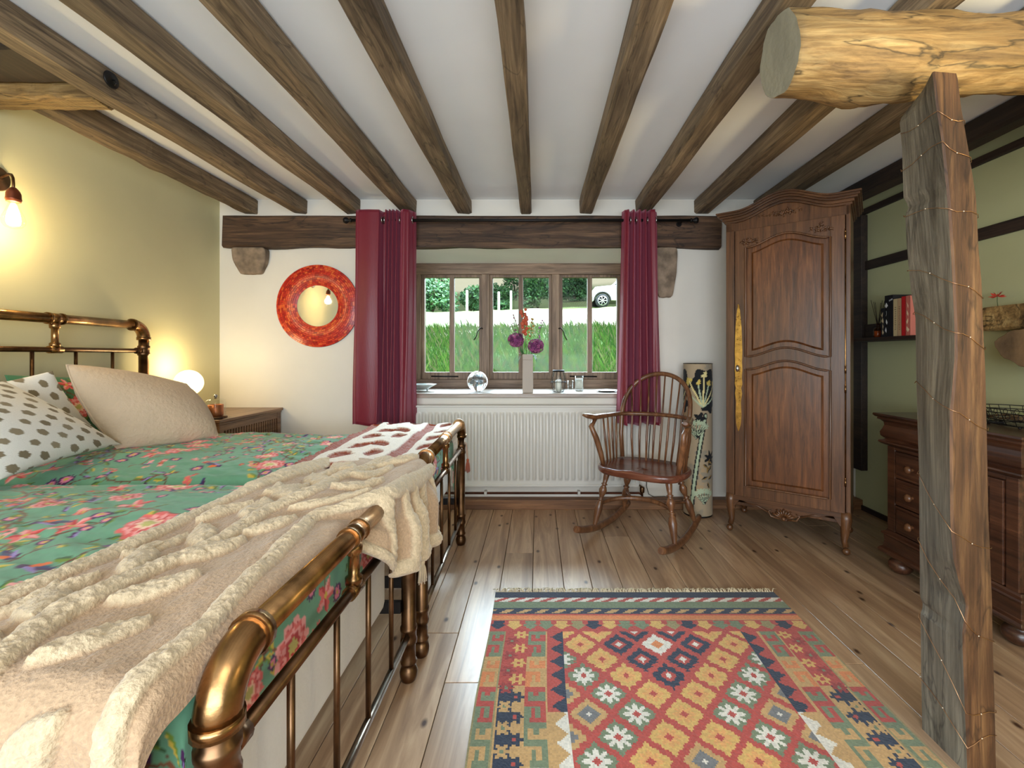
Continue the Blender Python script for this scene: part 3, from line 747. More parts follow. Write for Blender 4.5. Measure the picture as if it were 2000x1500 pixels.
def flc(U, V, w, h): return floral(w+.01, h+.01, 31, (70,120,84)).sample(U*w, V*h)
pillow('floral_pillow', (-2.25,1.92,1.06), (-2.25,2.60,1.01), (-2.14,2.60,.71), (-2.14,1.92,.71), .13, FLORAL, 'green floral pillow standing against the headboard behind the cushions', 'pillow', colf=flc, seed=9, pinch=.03)

# ------------------------------------------------------------------ throws
def tuft_field(S_, T_, seed, kind):
    """height 0..1 of the tufted pile, S along the throw, T across (metres)"""
    H = np.zeros_like(S_)
    def seg(ax, ay, bx, by, wd):
        L2 = (bx-ax)**2+(by-ay)**2; t = np.clip(((S_-ax)*(bx-ax)+(T_-ay)*(by-ay))/L2, 0, 1)
        d = np.hypot(S_-ax-t*(bx-ax), T_-ay-t*(by-ay)); ww = wd
        np.maximum(H, np.sqrt(np.clip(1-(d/ww)**2, 0, 1)), out=H)
    def leaf(x, y, L, W, rot):
        u = ((S_-x)*cos(rot)+(T_-y)*sin(rot))/L; v = (-(S_-x)*sin(rot)+(T_-y)*cos(rot))/W
        wv = np.sin(pi*np.clip(u,0,1))**.7; d = np.abs(v)/np.maximum(wv,1e-3)
        np.maximum(H, np.where((u>0)&(u<1), np.sqrt(np.clip(1-d*d,0,1)), 0), out=H)
    return H, seg, leaf
def throw_cream():
    n = .0036; w0, w1 = -.34, 1.16      # along y from the near drop to the far end ; s = y - .62
    ss = np.arange(w0, w1, n); ts = np.arange(0, .66, n)
    S_, T_ = np.meshgrid(ss, ts, indexing='ij')
    Y = .60+np.clip(S_, 0, None)
    over = sstep(1.14, 1.34, Y)                     # 0: tucked inside the rail, 1: hung over the rail
    # profile A: inside, across then down behind the rail
    hx = -.895+.05*sstep(1.2,1.75,Y)-.03*sstep(.9,.6,Y)
    wA = (FX-.030)-hx; tt = T_/.66
    a = tt*(wA+.05); r0 = .03; e0 = np.clip(a-(wA-r0), 0, None); t0 = np.clip(e0/r0, 0, pi/2); XA = hx+np.clip(a, 0, wA-r0)+r0*np.sin(t0); ZA = .732-.014*sstep(.15,.42,a)-r0*(1-np.cos(t0))-np.clip(e0-r0*pi/2, 0, None)
    XA = XA-.00*over
    # profile B: over the rail top and down outside
    flat = FX-hx; r = .040; d = T_*1.08
    onto = np.clip(d, 0, flat); th = np.clip((d-flat)/r, 0, pi/2); ex = np.clip(d-flat-r*pi/2, 0, None)
    XB = hx+onto+r*np.sin(th); ZB = .738+(.006)*sstep(flat-.18, flat-.02, d)-r*(1-np.cos(th))-ex
    folds = np.sin(Y*46+ex*5)*.024*sstep(0,.12,ex)+np.sin(Y*27)*.010*sstep(0,.1,ex)
    XB = XB+folds+.020*sstep(0,.1,ex)
    X = XA*(1-over)+XB*over; Z = ZA*(1-over)+ZB*over
    # near end hangs down the side of the bed
    dr = np.clip(-S_, 0, None); rr = .05
    th = np.clip(dr/rr, 0, pi/2); Yn = Y-rr*np.sin(th)+.0; Z = Z-rr*(1-np.cos(th))-np.clip(dr-rr*pi/2, 0, None)
    Yn = Yn+.02*np.sin(X*30)*sstep(.08,.2,dr)
    # far end bunches
    Z = Z+(fbm(Y*7, T_*9, 3)-.45)*.030*(1-sstep(0,.05,dr))*(1-sstep(.02,.1,ex)*over)+np.sin(T_*34+Y*9)*.008*sstep(1.1,1.5,Y)*(1-sstep(.0,.1,ex))
    # the pile
    H, seg, leaf = tuft_field(S_, T_, 1, 'cream')
    Wd = .66
    def chain(pts, wd):
        for (a0,b0),(a1,b1) in zip(pts[:-1], pts[1:]): H0 = seg(a0,b0,a1,b1,wd)
    chain([(w0-.1,.035),(1.2,.035)], .030)
    chain([(w0-.1,.56),(.1,.545),(.32,.50),(.5,.47),(.7,.43),(.9,.42),(1.2,.42)], .024)
    R = random.Random(5)
    P1 = [(-.35,.30),(-.2,.33),(-.05,.30),(.10,.24),(.25,.23),(.40,.27),(.55,.27),(.70,.22),(.85,.20),(1.0,.22),(1.2,.25)]
    chain(P1, .026)
    for k, (x, y) in enumerate(P1):
        leaf(x-.02, y-.02, .16, .036, radians(-48 if k%2 else -38)); leaf(x+.05, y+.03, .15, .036, radians(46 if k%2 else 34))
    for k in range(7): leaf(-.3+.2*k, .10, .14, .028, radians(20))
    for k in range(5): seg(.70+.105*k, .44, .68+.105*k, .64, .021)
    seg(.60, .635, 1.2, .635, .022)
    Pn = np.stack([X, Yn, Z], -1)
    gu = np.gradient(Pn, axis=0); gv = np.gradient(Pn, axis=1); Nn = np.cross(gu, gv); Nn /= np.linalg.norm(Nn, axis=-1, keepdims=True)+1e-9
    Nn *= np.where(Nn[...,2:3].mean() < 0, -1, 1)
    rough = fbm(S_*130, T_*130, 8, 3)
    disp = H**.8*.017+(H > .05)*(rough-.45)*.010+(1-(H>.05))*np.sin(T_*900)*.0003
    Pn = Pn+Nn*disp[...,None]
    base = np.array(lin(182,154,124)); tuf = np.array(lin(204,184,152))
    k = sstep(.03,.35,H)[...,None]; col = base*(1-k)+tuf*k; col = col*(1+(rough-.45)*.35*k[...,0])[...,None]
    t = gridmesh('throw', Pn, TUFT, None, col=col)
    tag(t, 'cream throw with tufted leaf ridges across the foot of the near bed', 'throw')
    tassel((-.405, 1.60, .415), .07, lin(206,184,150), t); tassel((-.470, .56, .37), .07, lin(206,184,150), t)
def tassel(p, L, c, parent, r=.017):
    R = random.Random(int(p[1]*99)); m = MB(); m.ball((0,0,0), r*.55, 10)
    m.lathe([(r*.5,-.004),(r*.42,-.012)], (0,0,0), 10, caps=False)
    for k in range(46):
        a = R.uniform(0,2*pi); q = R.uniform(.2,1)*r; l = L*R.uniform(.85,1.05)
        m.tube([(cos(a)*q*.3,sin(a)*q*.3,-.004),(cos(a)*q*.8,sin(a)*q*.8,-l*.4),(cos(a)*q*1.1,sin(a)*q*1.1,-l)], .0016, 4)
    o = m.build('tassel', plain('tassel_yarn', c, .95, sheen=.3), parent); o.location = p
throw_cream()
def throw_rust():
    n = .0045; ss = np.arange(0, 1.28, n); ts = np.arange(0, .60, n); S_, T_ = np.meshgrid(ss, ts, indexing='ij')
    Y = 1.665+np.clip(S_, 0, 1.06); dr = np.clip(S_-1.06, 0, None)
    hx = -.93-.05*S_; flat = (-.478)-hx
    d = T_*.9; on = np.clip(d, 0, flat); ex = np.clip(d-flat, 0, None)
    X = hx+on; Z = .738-ex+.0*S_
    Z = Z+(fbm(Y*6, T_*8, 13)-.45)*.028
    Z = Z-dr
    Yn = Y+.012*np.sin(X*40)*sstep(0,.1,dr)
    Pn = np.stack([X, Yn, Z], -1)
    H, seg, leaf = tuft_field(S_, T_, 1, 'rust')
    for (a0,b0),(a1,b1) in [((-.1,.03),(1.4,.03)),((-.1,.40),(1.4,.40)),((.02,0),(.02,.7))]: seg(a0,b0,a1,b1,.034)
    for k in range(6):
        leaf(.12+.21*k, .13, .16, .045, radians(35 if k%2 else 10)); leaf(.14+.21*k, .30, .16, .045, radians(-35 if k%2 else -8)); leaf(.08+.21*k,.47,.15,.03,radians(20))
        seg(.14+.21*k,.13,.2+.21*k,.20,.014)
    rough = fbm(S_*120, T_*120, 8, 3)
    gu = np.gradient(Pn, axis=0); gv = np.gradient(Pn, axis=1); Nn = np.cross(gu, gv); Nn /= np.linalg.norm(Nn, axis=-1, keepdims=True)+1e-9
    Pn = Pn+Nn*(H**.8*.015+(H>.05)*(rough-.45)*.010)[...,None]
    k = sstep(.03,.25,H)[...,None]; col = np.array(lin(228,216,200))*(1-k)+np.array(lin(156,78,54))*k; col = col*(1+(rough-.45)*.5*k[...,0])[...,None]
    t = gridmesh('throw', Pn, TUFT, None, col=col)
    tag(t, 'white throw with rust red tufted leaves across the foot of the far bed', 'throw')
    tassel((-.43, 2.80, .50), .075, lin(176,92,60), t)
    MB().tube([(-.49,2.78,.66),(-.44,2.80,.60),(-.43,2.80,.50)], .005, 6).build('cord', plain('cord_yarn', lin(200,170,150), .9), t)
throw_rust()
# ------------------------------------------------------------------ left wall and corner
BULB = emit('bulb_glow', (1.0, .78, .42), 14)
def sconce():
    t = thing('wall_light', 'copper swan-neck wall light with a bare pear-shaped bulb on the left wall', 'lamp', (XL, 2.02, 1.93)); o = Vector(t.location)
    My = Matrix.Rotation(pi/2, 4, 'Y')
    m = MB(); m.lathe([(.055,0),(.056,.008),(.050,.014),(.018,.018),(.012,.03),(.0001,.031)], M=My, n=28); m.build('wall_plate', BRASSD, t)
    pts = [(.02,0,.0)]+[(.03+.095*(1-cos(a)) if False else .03+.10*i/8, -.03*i/8, .012*sin(pi*i/8)) for i in range(9)]
    ex, ey = .155, -.062
    pts = [(.02,0,0),(.06,-.014,.004),(.10,-.032,.004),(.128,-.046,-.004),(.146,-.056,-.022),(ex,ey,-.05),(ex,ey,-.08)]
    m = MB(); m.tube(pts, .0055, 10); m.build('arm', BRASSD, t)
    m = MB(); m.lathe([(.008,-.066),(.012,-.07),(.019,-.080),(.0235,-.092),(.0245,-.112),(.0255,-.114),(.0255,-.120),(.023,-.122),(.023,-.128)], (ex,ey,0), 22); m.build('socket', COPPER, t)
    m = MB(); m.lathe([(.012,-.128),(.016,-.136),(.024,-.165),(.034,-.19),(.038,-.205),(.036,-.222),(.026,-.236),(.010,-.242),(.0001,-.243)], (ex,ey,0), 26, caps=False)
    b = m.build('bulb', GLASS, t)
    f = MB()
    for k in range(6):
        a = k*pi/3; f.tube([(ex+.006*cos(a),ey+.006*sin(a),-.14),(ex+.016*cos(a),ey+.016*sin(a),-.175),(ex+.020*cos(a),ey+.02*sin(a),-.205),(ex+.012*cos(a+.5),ey+.012*sin(a+.5),-.225)], .0028, 6)
    f.build('filament', emit('filament_glow', (1.0,.76,.40), 110), b)
    point('wall_light_glow', (ex, ey, -.195), 9.5, (1.0, .74, .38), .03, t)
sconce()
def mirror():
    cx, cz = -1.662, 1.517; t = thing('wall_mirror', 'round mirror in a wide red mosaic frame between the corner and the curtain', 'mirror', (cx, YB, cz))
    R = random.Random(4); m, nt, b, N, L = newmat('red_mosaic')
    a = N.new('ShaderNodeVertexColor'); a.layer_name = 'Col'; L.new(a.outputs['Color'], b.inputs['Base Color']); b.inputs['Roughness'].default_value = .28
    mb = MB(); cols = []; r0, r1 = .156, .312; nr = 11
    for k in range(nr):
        ra = r0+(r1-r0)*k/nr; rb = r0+(r1-r0)*(k+1)/nr-.0012; a0 = 0
        while a0 < 2*pi:
            da = R.uniform(.012,.030)/ra*1.1; a1 = min(a0+da, 2*pi); c = R.choice([(196,44,30),(178,34,28),(212,70,40),(222,96,48),(160,28,26),(200,54,34)])
            bow = .012
            def P(r, th, d): return (r*cos(th), -d, r*sin(th))
            h = lambda r: .014+bow*sin(pi*(r-r0)/(r1-r0))
            a1g = a1-.0012/ra
            mb.add([P(ra,a0,h(ra)),P(ra,a1g,h(ra)),P(rb,a1g,h(rb)),P(rb,a0,h(rb)),P(ra,a0,.002),P(ra,a1g,.002),P(rb,a1g,.002),P(rb,a0,.002)],
                   [(0,1,2,3),(4,7,6,5),(0,4,5,1),(1,5,6,2),(2,6,7,3),(3,7,4,0)]); cols += [lin(c)]*24; a0 = a1
    o = mb.build('mosaic_frame', m, t); at = o.data.color_attributes.new('Col', 'FLOAT_COLOR', 'CORNER')
    at.data.foreach_set('color', np.concatenate([np.array(cols), np.ones((len(cols),1))], 1).astype(np.float32).ravel())
    Mx = Matrix.Rotation(pi/2, 4, 'X')
    MB().lathe([(.0001,0),(r1-.001,0),(r1,.008),(r1-.002,.013),(r0,.013),(r0-.004,.010)], n=64, M=Mx, caps=False).build('backing', plain('mirror_backing', lin(96,24,18), .5), t)
    mm = plain('mirror_silver', (.86,.86,.86), .02, 1.0)
    MB().lathe([(.157,.012),(.0001,.0125)], n=64, M=Mx, caps=False).build('mirror_glass', mm, t)
mirror()
def bedside():
    t = thing('bedside_table', 'oak bedside table with slatted sides in the corner behind the bed', 'table', (-2.165, 3.10, 0)); o = Vector(t.location)
    x0, x1, y0, y1 = -.235, .235, -.34, .34
    m = MB(); m.box(x0-.0, x1+.005, y0-.005, y1+.005, .73, .75); m.box(x0+.006, x1-.003, y0+.004, y1-.004, .715, .73); m.build('table_top', W_TABLE, t, bevel=.004)
    for sx in (x0+.012, x1-.042):
        for sy in (y0+.012, y1-.042): MB().box(sx, sx+.035, sy, sy+.035, 0, .715).build('leg', W_TABLE, t, bevel=.003)
    m = MB()
    for z0, z1 in ((.675,.715),(.42,.45)): m.box(x1-.030, x1-.012, y0+.04, y1-.04, z0, z1); m.box(x0+.04, x1-.04, y0+.014, y0+.03, z0, z1)
    n = 22
    for i in range(n):
        y = y0+.06+(y1-y0-.12)*i/(n-1); m.box(x1-.026, x1-.016, y-.006, y+.006, .45, .675)
    for i in range(14):
        x = x0+.06+(x1-x0-.12)*i/13; m.box(x-.006, x+.006, y0+.017, y0+.027, .45, .675)
    m.build('slatted_apron', W_TABLE, t, bevel=.0015)
    m = MB(); m.box(x0+.02, x1-.02, y0+.03, y1-.03, .40, .42); m.build('shelf', W_TABLE, t, bevel=.002)
    m = MB(); m.box(x0+.03,x1-.034,y0+.034,y1-.034,.46,.71); m.build('drawer_box', plain('drawer_dark_wood', lin(74,50,34), .7), t)  # plain dark brown box behind the slats
bedside()
def globe_lamp():
    t = thing('globe_lamp', 'small table lamp with a lit ribbed glass globe, beside the linen cushion', 'lamp', (-2.262, 2.95, .75))
    m = MB(); m.lathe([(.0001,0),(.052,0),(.054,.006),(.05,.014),(.024,.022),(.014,.04),(.012,.09),(.02,.105),(.03,.118),(.032,.135),(.028,.14)], n=26); m.build('lamp_base', BRASSD, t)
    g = MB(); r, zc = .080, .215; vs = []; n, k = 72, 22
    for i in range(k+1):
        ph = .38+(pi-.38)*i/k
        for j in range(n): rr = r*(1+.022*cos(24*2*pi*j/n)); vs.append((rr*sin(ph)*cos(2*pi*j/n), rr*sin(ph)*sin(2*pi*j/n), zc-rr*cos(ph)))
    g.add(vs, [(i*n+j, i*n+(j+1)%n, (i+1)*n+(j+1)%n, (i+1)*n+j) for i in range(k) for j in range(n)], True)
    gm, nt, b, N, L = newmat('ribbed_globe_glass'); b.inputs['Base Color'].default_value = (1,.95,.86,1); b.inputs['Transmission Weight'].default_value = 0
    b.inputs['Emission Color'].default_value = (1.0,.80,.48,1); b.inputs['Emission Strength'].default_value = .75; b.inputs['Roughness'].default_value = .15
    tr = N.new('ShaderNodeBsdfTransparent'); mx = N.new('ShaderNodeMixShader'); mx.inputs[0].default_value = .45
    L.new(tr.outputs[0], mx.inputs[1]); L.new(b.outputs[0], mx.inputs[2]); L.new(mx.outputs[0], N['Material Output'].inputs['Surface'])
    g.build('glass_globe', gm, t)
    MB().lathe([(.010,.14),(.013,.16),(.024,.19),(.030,.212),(.024,.236),(.0001,.245)], n=20, caps=False).build('bulb', BULB, t)
    point('globe_lamp_glow', (0,0,.315), 5.5, (1.0, .78, .42), .05, t)
globe_lamp()
def candle_jar():
    t = thing('candle_jar', 'copper candle under a clear glass bell on the bedside table', 'candle', (-2.03, 2.87, .75))
    MB().lathe([(.0001,0),(.062,0),(.064,.006),(.060,.012),(.0001,.012)], n=28).build('saucer', BRASSD, t)
    MB().lathe([(.0001,.0125),(.040,.0125),(.042,.018),(.042,.082),(.039,.084),(.036,.080),(.0001,.078)], n=28).build('candle', plain('copper_cup', lin(190,118,78), .35, .8), t)
    MB().lathe([(.054,.0125),(.054,.10),(.050,.112),(.040,.118),(.012,.120),(.0001,.120)], n=28, caps=False).build('glass_bell', GLASS, t)
    MB().lathe([(.008,.120),(.006,.126),(.010,.134),(.011,.140),(.006,.146),(.0001,.147)], n=14).build('lid_knob', STEEL, t)
candle_jar()
t = thing('trinket_dish', 'small dark oval dish lying in front of the candle jar', 'dish', (-1.99, 2.775+.03, .75))
MB().lathe([(.0001,.001),(.045,.001),(.052,.006),(.054,.010),(.048,.007),(.0001,.005)], n=24, M=Matrix.Scale(.6,4,(0,1,0))).build('dish', plain('dark_pewter', lin(80,66,56), .3, .6), t)

# ------------------------------------------------------------------ curtains
CURT, nt, b_, N_, L_ = newmat('burgundy_silk')
b_.inputs['Base Color'].default_value = (*lin(112,20,40), 1); b_.inputs['Roughness'].default_value = .42; b_.inputs['Sheen Weight'].default_value = .5; b_.inputs['Sheen Tint'].default_value = (.9,.35,.5,1); b_.inputs['Specular IOR Level'].default_value = .5
_tc = N_.new('ShaderNodeTexCoord'); _m = N_.new('ShaderNodeMapping'); _m.inputs['Scale'].default_value = (1,1,.12); _n = N_.new('ShaderNodeTexNoise'); _n.inputs['Scale'].default_value = 180; _n.inputs['Detail'].default_value = 4
L_.new(_tc.outputs['Object'], _m.inputs[0]); L_.new(_m.outputs[0], _n.inputs['Vector']); _b = N_.new('ShaderNodeBump'); _b.inputs['Strength'].default_value = .25; _b.inputs['Distance'].default_value = .003
L_.new(_n.outputs['Fac'], _b.inputs['Height']); L_.new(_b.outputs['Normal'], b_.inputs['Normal'])
RODY, RODZ = 3.285, 2.118
def curtain(plan, zt, zb, label, seed, flare, rings):
    """plan: list of (x, y offset) control points across the curtain"""
    cx = (plan[0][0]+plan[-1][0])/2
    t = thing('curtain', label, 'curtain', (cx, RODY, zb), 0, 'burgundy curtains')
    xs = np.array([p[0] for p in plan]); ys = np.array([p[1] for p in plan]); k = np.arange(len(plan)); kk = np.linspace(0, len(plan)-1, 26*len(plan))
    # smooth through the control points (cosine blend)
    i0 = np.clip(np.floor(kk).astype(int), 0, len(plan)-2); f = kk-i0; fs = (1-np.cos(pi*f))/2
    X = xs[i0]*(1-f)+xs[i0+1]*f; Y = ys[i0]*(1-fs)+ys[i0+1]*fs
    nz = 70; v = np.linspace(0,1,nz)
    P = np.zeros((len(kk), nz, 3))
    for j, t_ in enumerate(v):
        z = zt+(zb-zt)*t_
        s = 1+flare*t_; am = .75+.55*t_
        P[:,j,0] = (X-cx)*s+.006*np.sin(t_*5+kk*1.2)*t_-.012*t_*(1 if seed == 1 else 0)
        P[:,j,1] = Y*am+.008*np.sin(t_*7+kk)*t_
        P[:,j,2] = z-zb+.006*np.sin(kk*2)*t_
    gridmesh('cloth', P, CURT, t, thick=.003)
    for x, y in rings:
        m = MB(); n = 20; m.tube([(x-cx, y+.024*cos(2*pi*i/n), RODZ-zb+.024*sin(2*pi*i/n)) for i in range(n)], .004, 8, closed=True); m.build('eyelet', STEEL, t)
L1 = [(-1.305,-.02),(-1.27,-.045),(-1.20,-.05),(-1.135,-.045),(-1.118,.03),(-1.10,.03),(-1.085,-.05),(-1.07,.01),(-1.058,-.055),(-1.045,.01),(-1.034,-.055),(-1.02,.01),(-1.008,-.05),(-.992,.03),(-.98,-.03),(-.955,-.06),(-.925,-.045),(-.895,.02),(-.885,.05)]
curtain(L1, 2.185, .648, 'burgundy curtain left of the window, overlapping the red mirror', 1, .02, [(-1.118,.0),(-1.10+.0,.0),(-.99,0),(-.90,0)])
L2 = [(.612,.03),(.628,-.03),(.65,-.05),(.668,.02),(.688,-.05),(.71,.02),(.73,-.055),(.752,.015),(.772,-.05),(.79,.02),(.81,-.05),(.835,-.055),(.855,.02),(.868,.04)]
curtain(L2, 2.185, .648, 'burgundy curtain right of the window, behind the rocking chair', 2, .26, [(.668,0),(.71,0),(.79,0),(.852,0)])
t = thing('curtain_rod', 'thin black curtain rod with ball finials in front of the lintel', 'curtain rod', (-.12, RODY, RODZ))
MB().tube([(-1.22,0,0),(1.22,0,0)], .011, 12).build('rod', IRON, t)
for s in (-1, 1):
    m = MB(); m.lathe([(.011,0),(.016,.004),(.016,.012),(.010,.018),(.014,.026),(.021,.036),(.023,.046),(.018,.058),(.0001,.064)], M=Matrix.Rotation(s*pi/2,4,'Y'), c=(s*1.22,0,0), n=16); m.build('finial', IRON, t)
    m = MB(); m.tube([(s*1.17,.0,-.0),(s*1.17,.10,-.0)], .007, 8); m.lathe([(.02,0),(.02,.006)], M=Matrix.Rotation(-pi/2,4,'X'), c=(s*1.17,.093,0), n=16); m.build('bracket', IRON, t)

# ------------------------------------------------------------------ radiator, pipe
def radiator():
    x0, x1, z0, z1, yf = -1.03, .745, .187, .776, 3.345
    t = thing('radiator', 'long white ribbed panel radiator under the window sill', 'radiator', ((x0+x1)/2, 3.38, z0)); o = Vector(t.location)
    n = 36; N = n*12; xs = np.linspace(x0+.03, x1-.03, N+1); ph = (np.arange(N+1)/12) % 1
    pr = np.clip(np.sin(pi*(ph*1.0))**2*1.6-.25, 0, 1)
    zs = [z0, z0+.030, z0+.036, z0+.05, z0+.062, z1-.075, z1-.062, z1-.05, z1-.044, z1-.012]
    wt = [0,0,0,.6,1,1,.6,0,0,0]
    P = np.zeros((N+1, len(zs), 3))
    for j, (z, w_) in enumerate(zip(zs, wt)): P[:,j,0] = xs; P[:,j,1] = yf-.019*pr*w_; P[:,j,2] = z
    P -= np.array(o); gridmesh('front_panel', P, WHITE_EN, t)
    m = MB(); M = Matrix.Translation(-o)
    m.box(x0, x1, yf-.012, 3.43, z1-.014, z1, M); m.box(x0, x0+.03, yf-.012, 3.425, z0, z1-.014, M); m.box(x1-.03, x1, yf-.012, 3.425, z0, z1-.014, M)
    m.box(x0, x1, yf-.010, yf+.01, z0-.008, z0+.010, M); m.build('casing', WHITE_EN, t, bevel=.004)
    m = MB(); m.box(x0+.03, x1-.03, yf+.04, 3.42, z0+.01, z1-.03, M); m.build('back_panel', WHITE_EN, t)
    m = MB(); m.tube([Vector((x1-.02, yf+.03, z0-.002))-o, Vector((x1+.005,yf+.03,z0-.004))-o, Vector((x1+.03,yf+.03,z0-.02))-o, Vector((x1+.03,yf+.03,.095))-o], .008, 10)
    m.lathe([(.016,0),(.018,.01),(.018,.035),(.014,.042)], Vector((x1+.03,yf+.03,z0-.06))-o, 14); m.build('valve', BRASSD, t)
radiator()
t = thing('heating_pipe', 'thin copper heating pipe running just above the skirting below the radiator', 'pipe', (0, 3.42, .11))
MB().tube([(-1.4,-.005,.0),(.76,-.005,.0),(.775,-.045,0),(.775,-.045,-.02)], .0075, 10).build('pipe', COPPER, t)
for x in (-1.0, -.39, .31): MB().box(x-.010, x+.010, -.018, .03, -.014, .016).build('clip', WHITE_EN, t, bevel=.002)

# ------------------------------------------------------------------ sill objects
SZ = WZ0+.022
def sill_pt(px, ybase):
    d = (CH-SZ)*F/(ybase-695); return ((px-1050)*d/F, d, SZ)
def sill():
    GC = plain('pale_ceramic', lin(190,200,196), .25)
    t = thing('scalloped_dish', 'pale scalloped dish at the left end of the window sill', 'dish', (-.945, 3.66, SZ))
    n = 40; m = MB(); vs = []
    prof = [(.0,.012),(.05,.013),(.08,.028),(.125,.052),(.128,.055),(.12,.055),(.082,.036),(.05,.02),(.0,.018)]
    for r, z in prof:
        for k in range(n): a = 2*pi*k/n; q = r*(1+.05*abs(sin(4*a))*(r/.12)); vs.append((q*cos(a), q*sin(a)*.8, z))
    m.add(vs, [(i*n+k, i*n+(k+1)%n, (i+1)*n+(k+1)%n, (i+1)*n+k) for i in range(len(prof)-1) for k in range(n)], True); m.build('bowl', GC, t)
    for k in range(3): MB().ball((.06*cos(k*2.1+.5), .045*sin(k*2.1+.5), .008), .009, 10).build('foot', GC, t)
    t = thing('glass_ball', 'clear bubbled glass ball on the window sill left of the vase', 'ornament', (-.47, 3.56, SZ+.002))
    g = MB(); g.ball((0,0,.082), .080, 36); g.lathe([(.022,0),(.026,.004),(.018,.012)], n=20); g.build('ball', GLASSB, t)
    R = random.Random(2); g = MB()
    for k in range(26):
        a = R.uniform(0,2*pi); r = .045*R.random(); g.ball((r*cos(a), r*sin(a), .035+.09*R.random()), R.uniform(.003,.009), 8, 1.5)
    x = g.build('bubbles', glassmat('bubble_air', (.75,.82,.86)), t); x['kind'] = 'stuff'
    # vase
    vx, vy = (1031-1050)*3.50/F, 3.50
    t = thing('square_vase', 'tall square stoneware vase in the middle of the sill, holding flowers', 'vase', (vx, vy, SZ))
    m = MB(); h = .295; s = .041
    def ring(s_, z): return [(-s_,-s_,z),(s_,-s_,z),(s_,s_,z),(-s_,s_,z)]
    lv = [ring(s*.96,0),ring(s,.004),ring(s*.96,h-.045),ring(s*.96-.002,h-.043),ring(s*.96,h-.041),ring(s*.97,h),ring(s*.83,h),ring(s*.8,.02)]
    vs = [p for r in lv for p in r]; m.add(vs, [(i*4+k, i*4+(k+1)%4, (i+1)*4+(k+1)%4, (i+1)*4+k) for i in range(len(lv)-1) for k in range(4)]+[(3,2,1,0),(28,29,30,31)]); m.build('vase_body', CERAM, t, bevel=.003)
    top = Vector((vx, vy, SZ+h)); LEAF = plain('leaf_green', lin(60,110,60), .5, var=.2, vscale=30); STEM = plain('stem_green', lin(86,110,60), .6)
    def hyd(px, py, r, label, seed):
        R = random.Random(seed); c = Vector(((px-1050)*(vy-.02)/F, vy-.04, CH+(695-py)*(vy-.03)/F)); t = thing('hydrangea', label, 'flower', top-Vector((0,0,.05)), 0, 'purple flower heads'); o = Vector(t.location)
        base = Vector((R.uniform(-.015,.015), R.uniform(-.01,.01), -.1))
        MB().tube([base, (c-o)*.45+Vector((0,0,.01)), (c-o)*.95], .0035, 7).build('stem', STEM, t)
        m = MB(); m.ball(c-o, r*.72, 14, .9)
        for k in range(150):
            d = Vector((R.gauss(0,1),R.gauss(0,1),R.gauss(0,1))).normalized(); p = c-o+Vector((d.x*r, d.y*r, d.z*r*.88)); u = d.orthogonal().normalized(); v = d.cross(u)
            m.cur = R.choice([0,0,1,2]); w_ = r*.20
            for q in range(4):
                a = q*pi/2+k; e = (u*cos(a)+v*sin(a)); f2 = (u*cos(a+.6)+v*sin(a+.6)); g_ = (u*cos(a-.6)+v*sin(a-.6))
                m.add([p, p+f2*w_*.8+d*.003, p+e*w_*1.25+d*.001, p+g_*w_*.8+d*.003], [(0,1,2,3)])
        m.cur = 0
        m.build('flower_head', [plain('petal_purple', lin(134,60,116), .7), plain('petal_pink', lin(178,92,136), .7), plain('petal_plum', lin(92,34,78), .7)], t)
        m = MB()
        for a in (R.uniform(2.5,4), R.uniform(-1,1)):
            d = Vector((cos(a), -.4, .1)); s0 = (c-o)*.35; sd = Vector((-d.y, d.x, 0)).normalized()
            pts = [s0, s0+d*.025+sd*.014, s0+d*.06+Vector((0,0,-.006)), s0+d*.025-sd*.014]; m.add(pts, [(0,1,2),(0,2,3)])
        m.build('leaf', LEAF, t)
    hyd(1008, 664, .060, 'left of the two purple hydrangea heads in the vase', 3)
    hyd(1047, 676, .060, 'right of the two purple hydrangea heads in the vase, set lower', 4)
    def sprig(tip, label, col, seed, nb=9, cat='flower', sz=.011):
        R = random.Random(seed); t = thing('flower_sprig', label, cat, top-Vector((0,0,.06))); o = Vector(t.location)
        e = Vector(((tip[0]-1050)*vy/F, vy+R.uniform(-.03,.03), CH+(695-tip[1])*vy/F))-o; pts = [Vector((0,0,-.08))+(e-Vector((0,0,-.08)))*s+Vector((0,0,.03*sin(pi*s))) for s in [i/6 for i in range(7)]]
        MB().tube(pts, .0032, 6).build('stem', STEM, t)
        m = MB(); mt = plain('blossom', lin(col), .7)
        for k in range(nb):
            s = .55+.45*k/(nb-1); p = Vector((0,0,-.08))+(e-Vector((0,0,-.08)))*s+Vector((R.uniform(-.018,.018),R.uniform(-.012,.012),.03*sin(pi*s)+R.uniform(-.008,.012))); m.ball(p, sz*R.uniform(.8,1.5), 7)
        m.build('blossoms', mt, t)
    sprig((1003,615), 'dark red bud spike leaning left in the vase', (110,50,70), 1, 8, sz=.006)
    sprig((998,632), 'short plum bud spike leaning far left in the vase', (96,46,80), 2, 7, sz=.005)
    sprig((1022,606), 'rust orange flower spike rising in the middle of the vase', (190,88,60), 3, 22, sz=.012)
    sprig((1040,622), 'yellow-brown airy sprig right of the orange spike', (176,140,70), 4, 14, sz=.007)
    sprig((1062,628), 'mauve bud spike leaning right in the vase', (140,90,130), 5, 8, sz=.006)
    m = thing('leafy_stem', 'drooping green leaves over the rim of the vase', 'leaves', top-Vector((0,0,.02)))
    mb = MB()
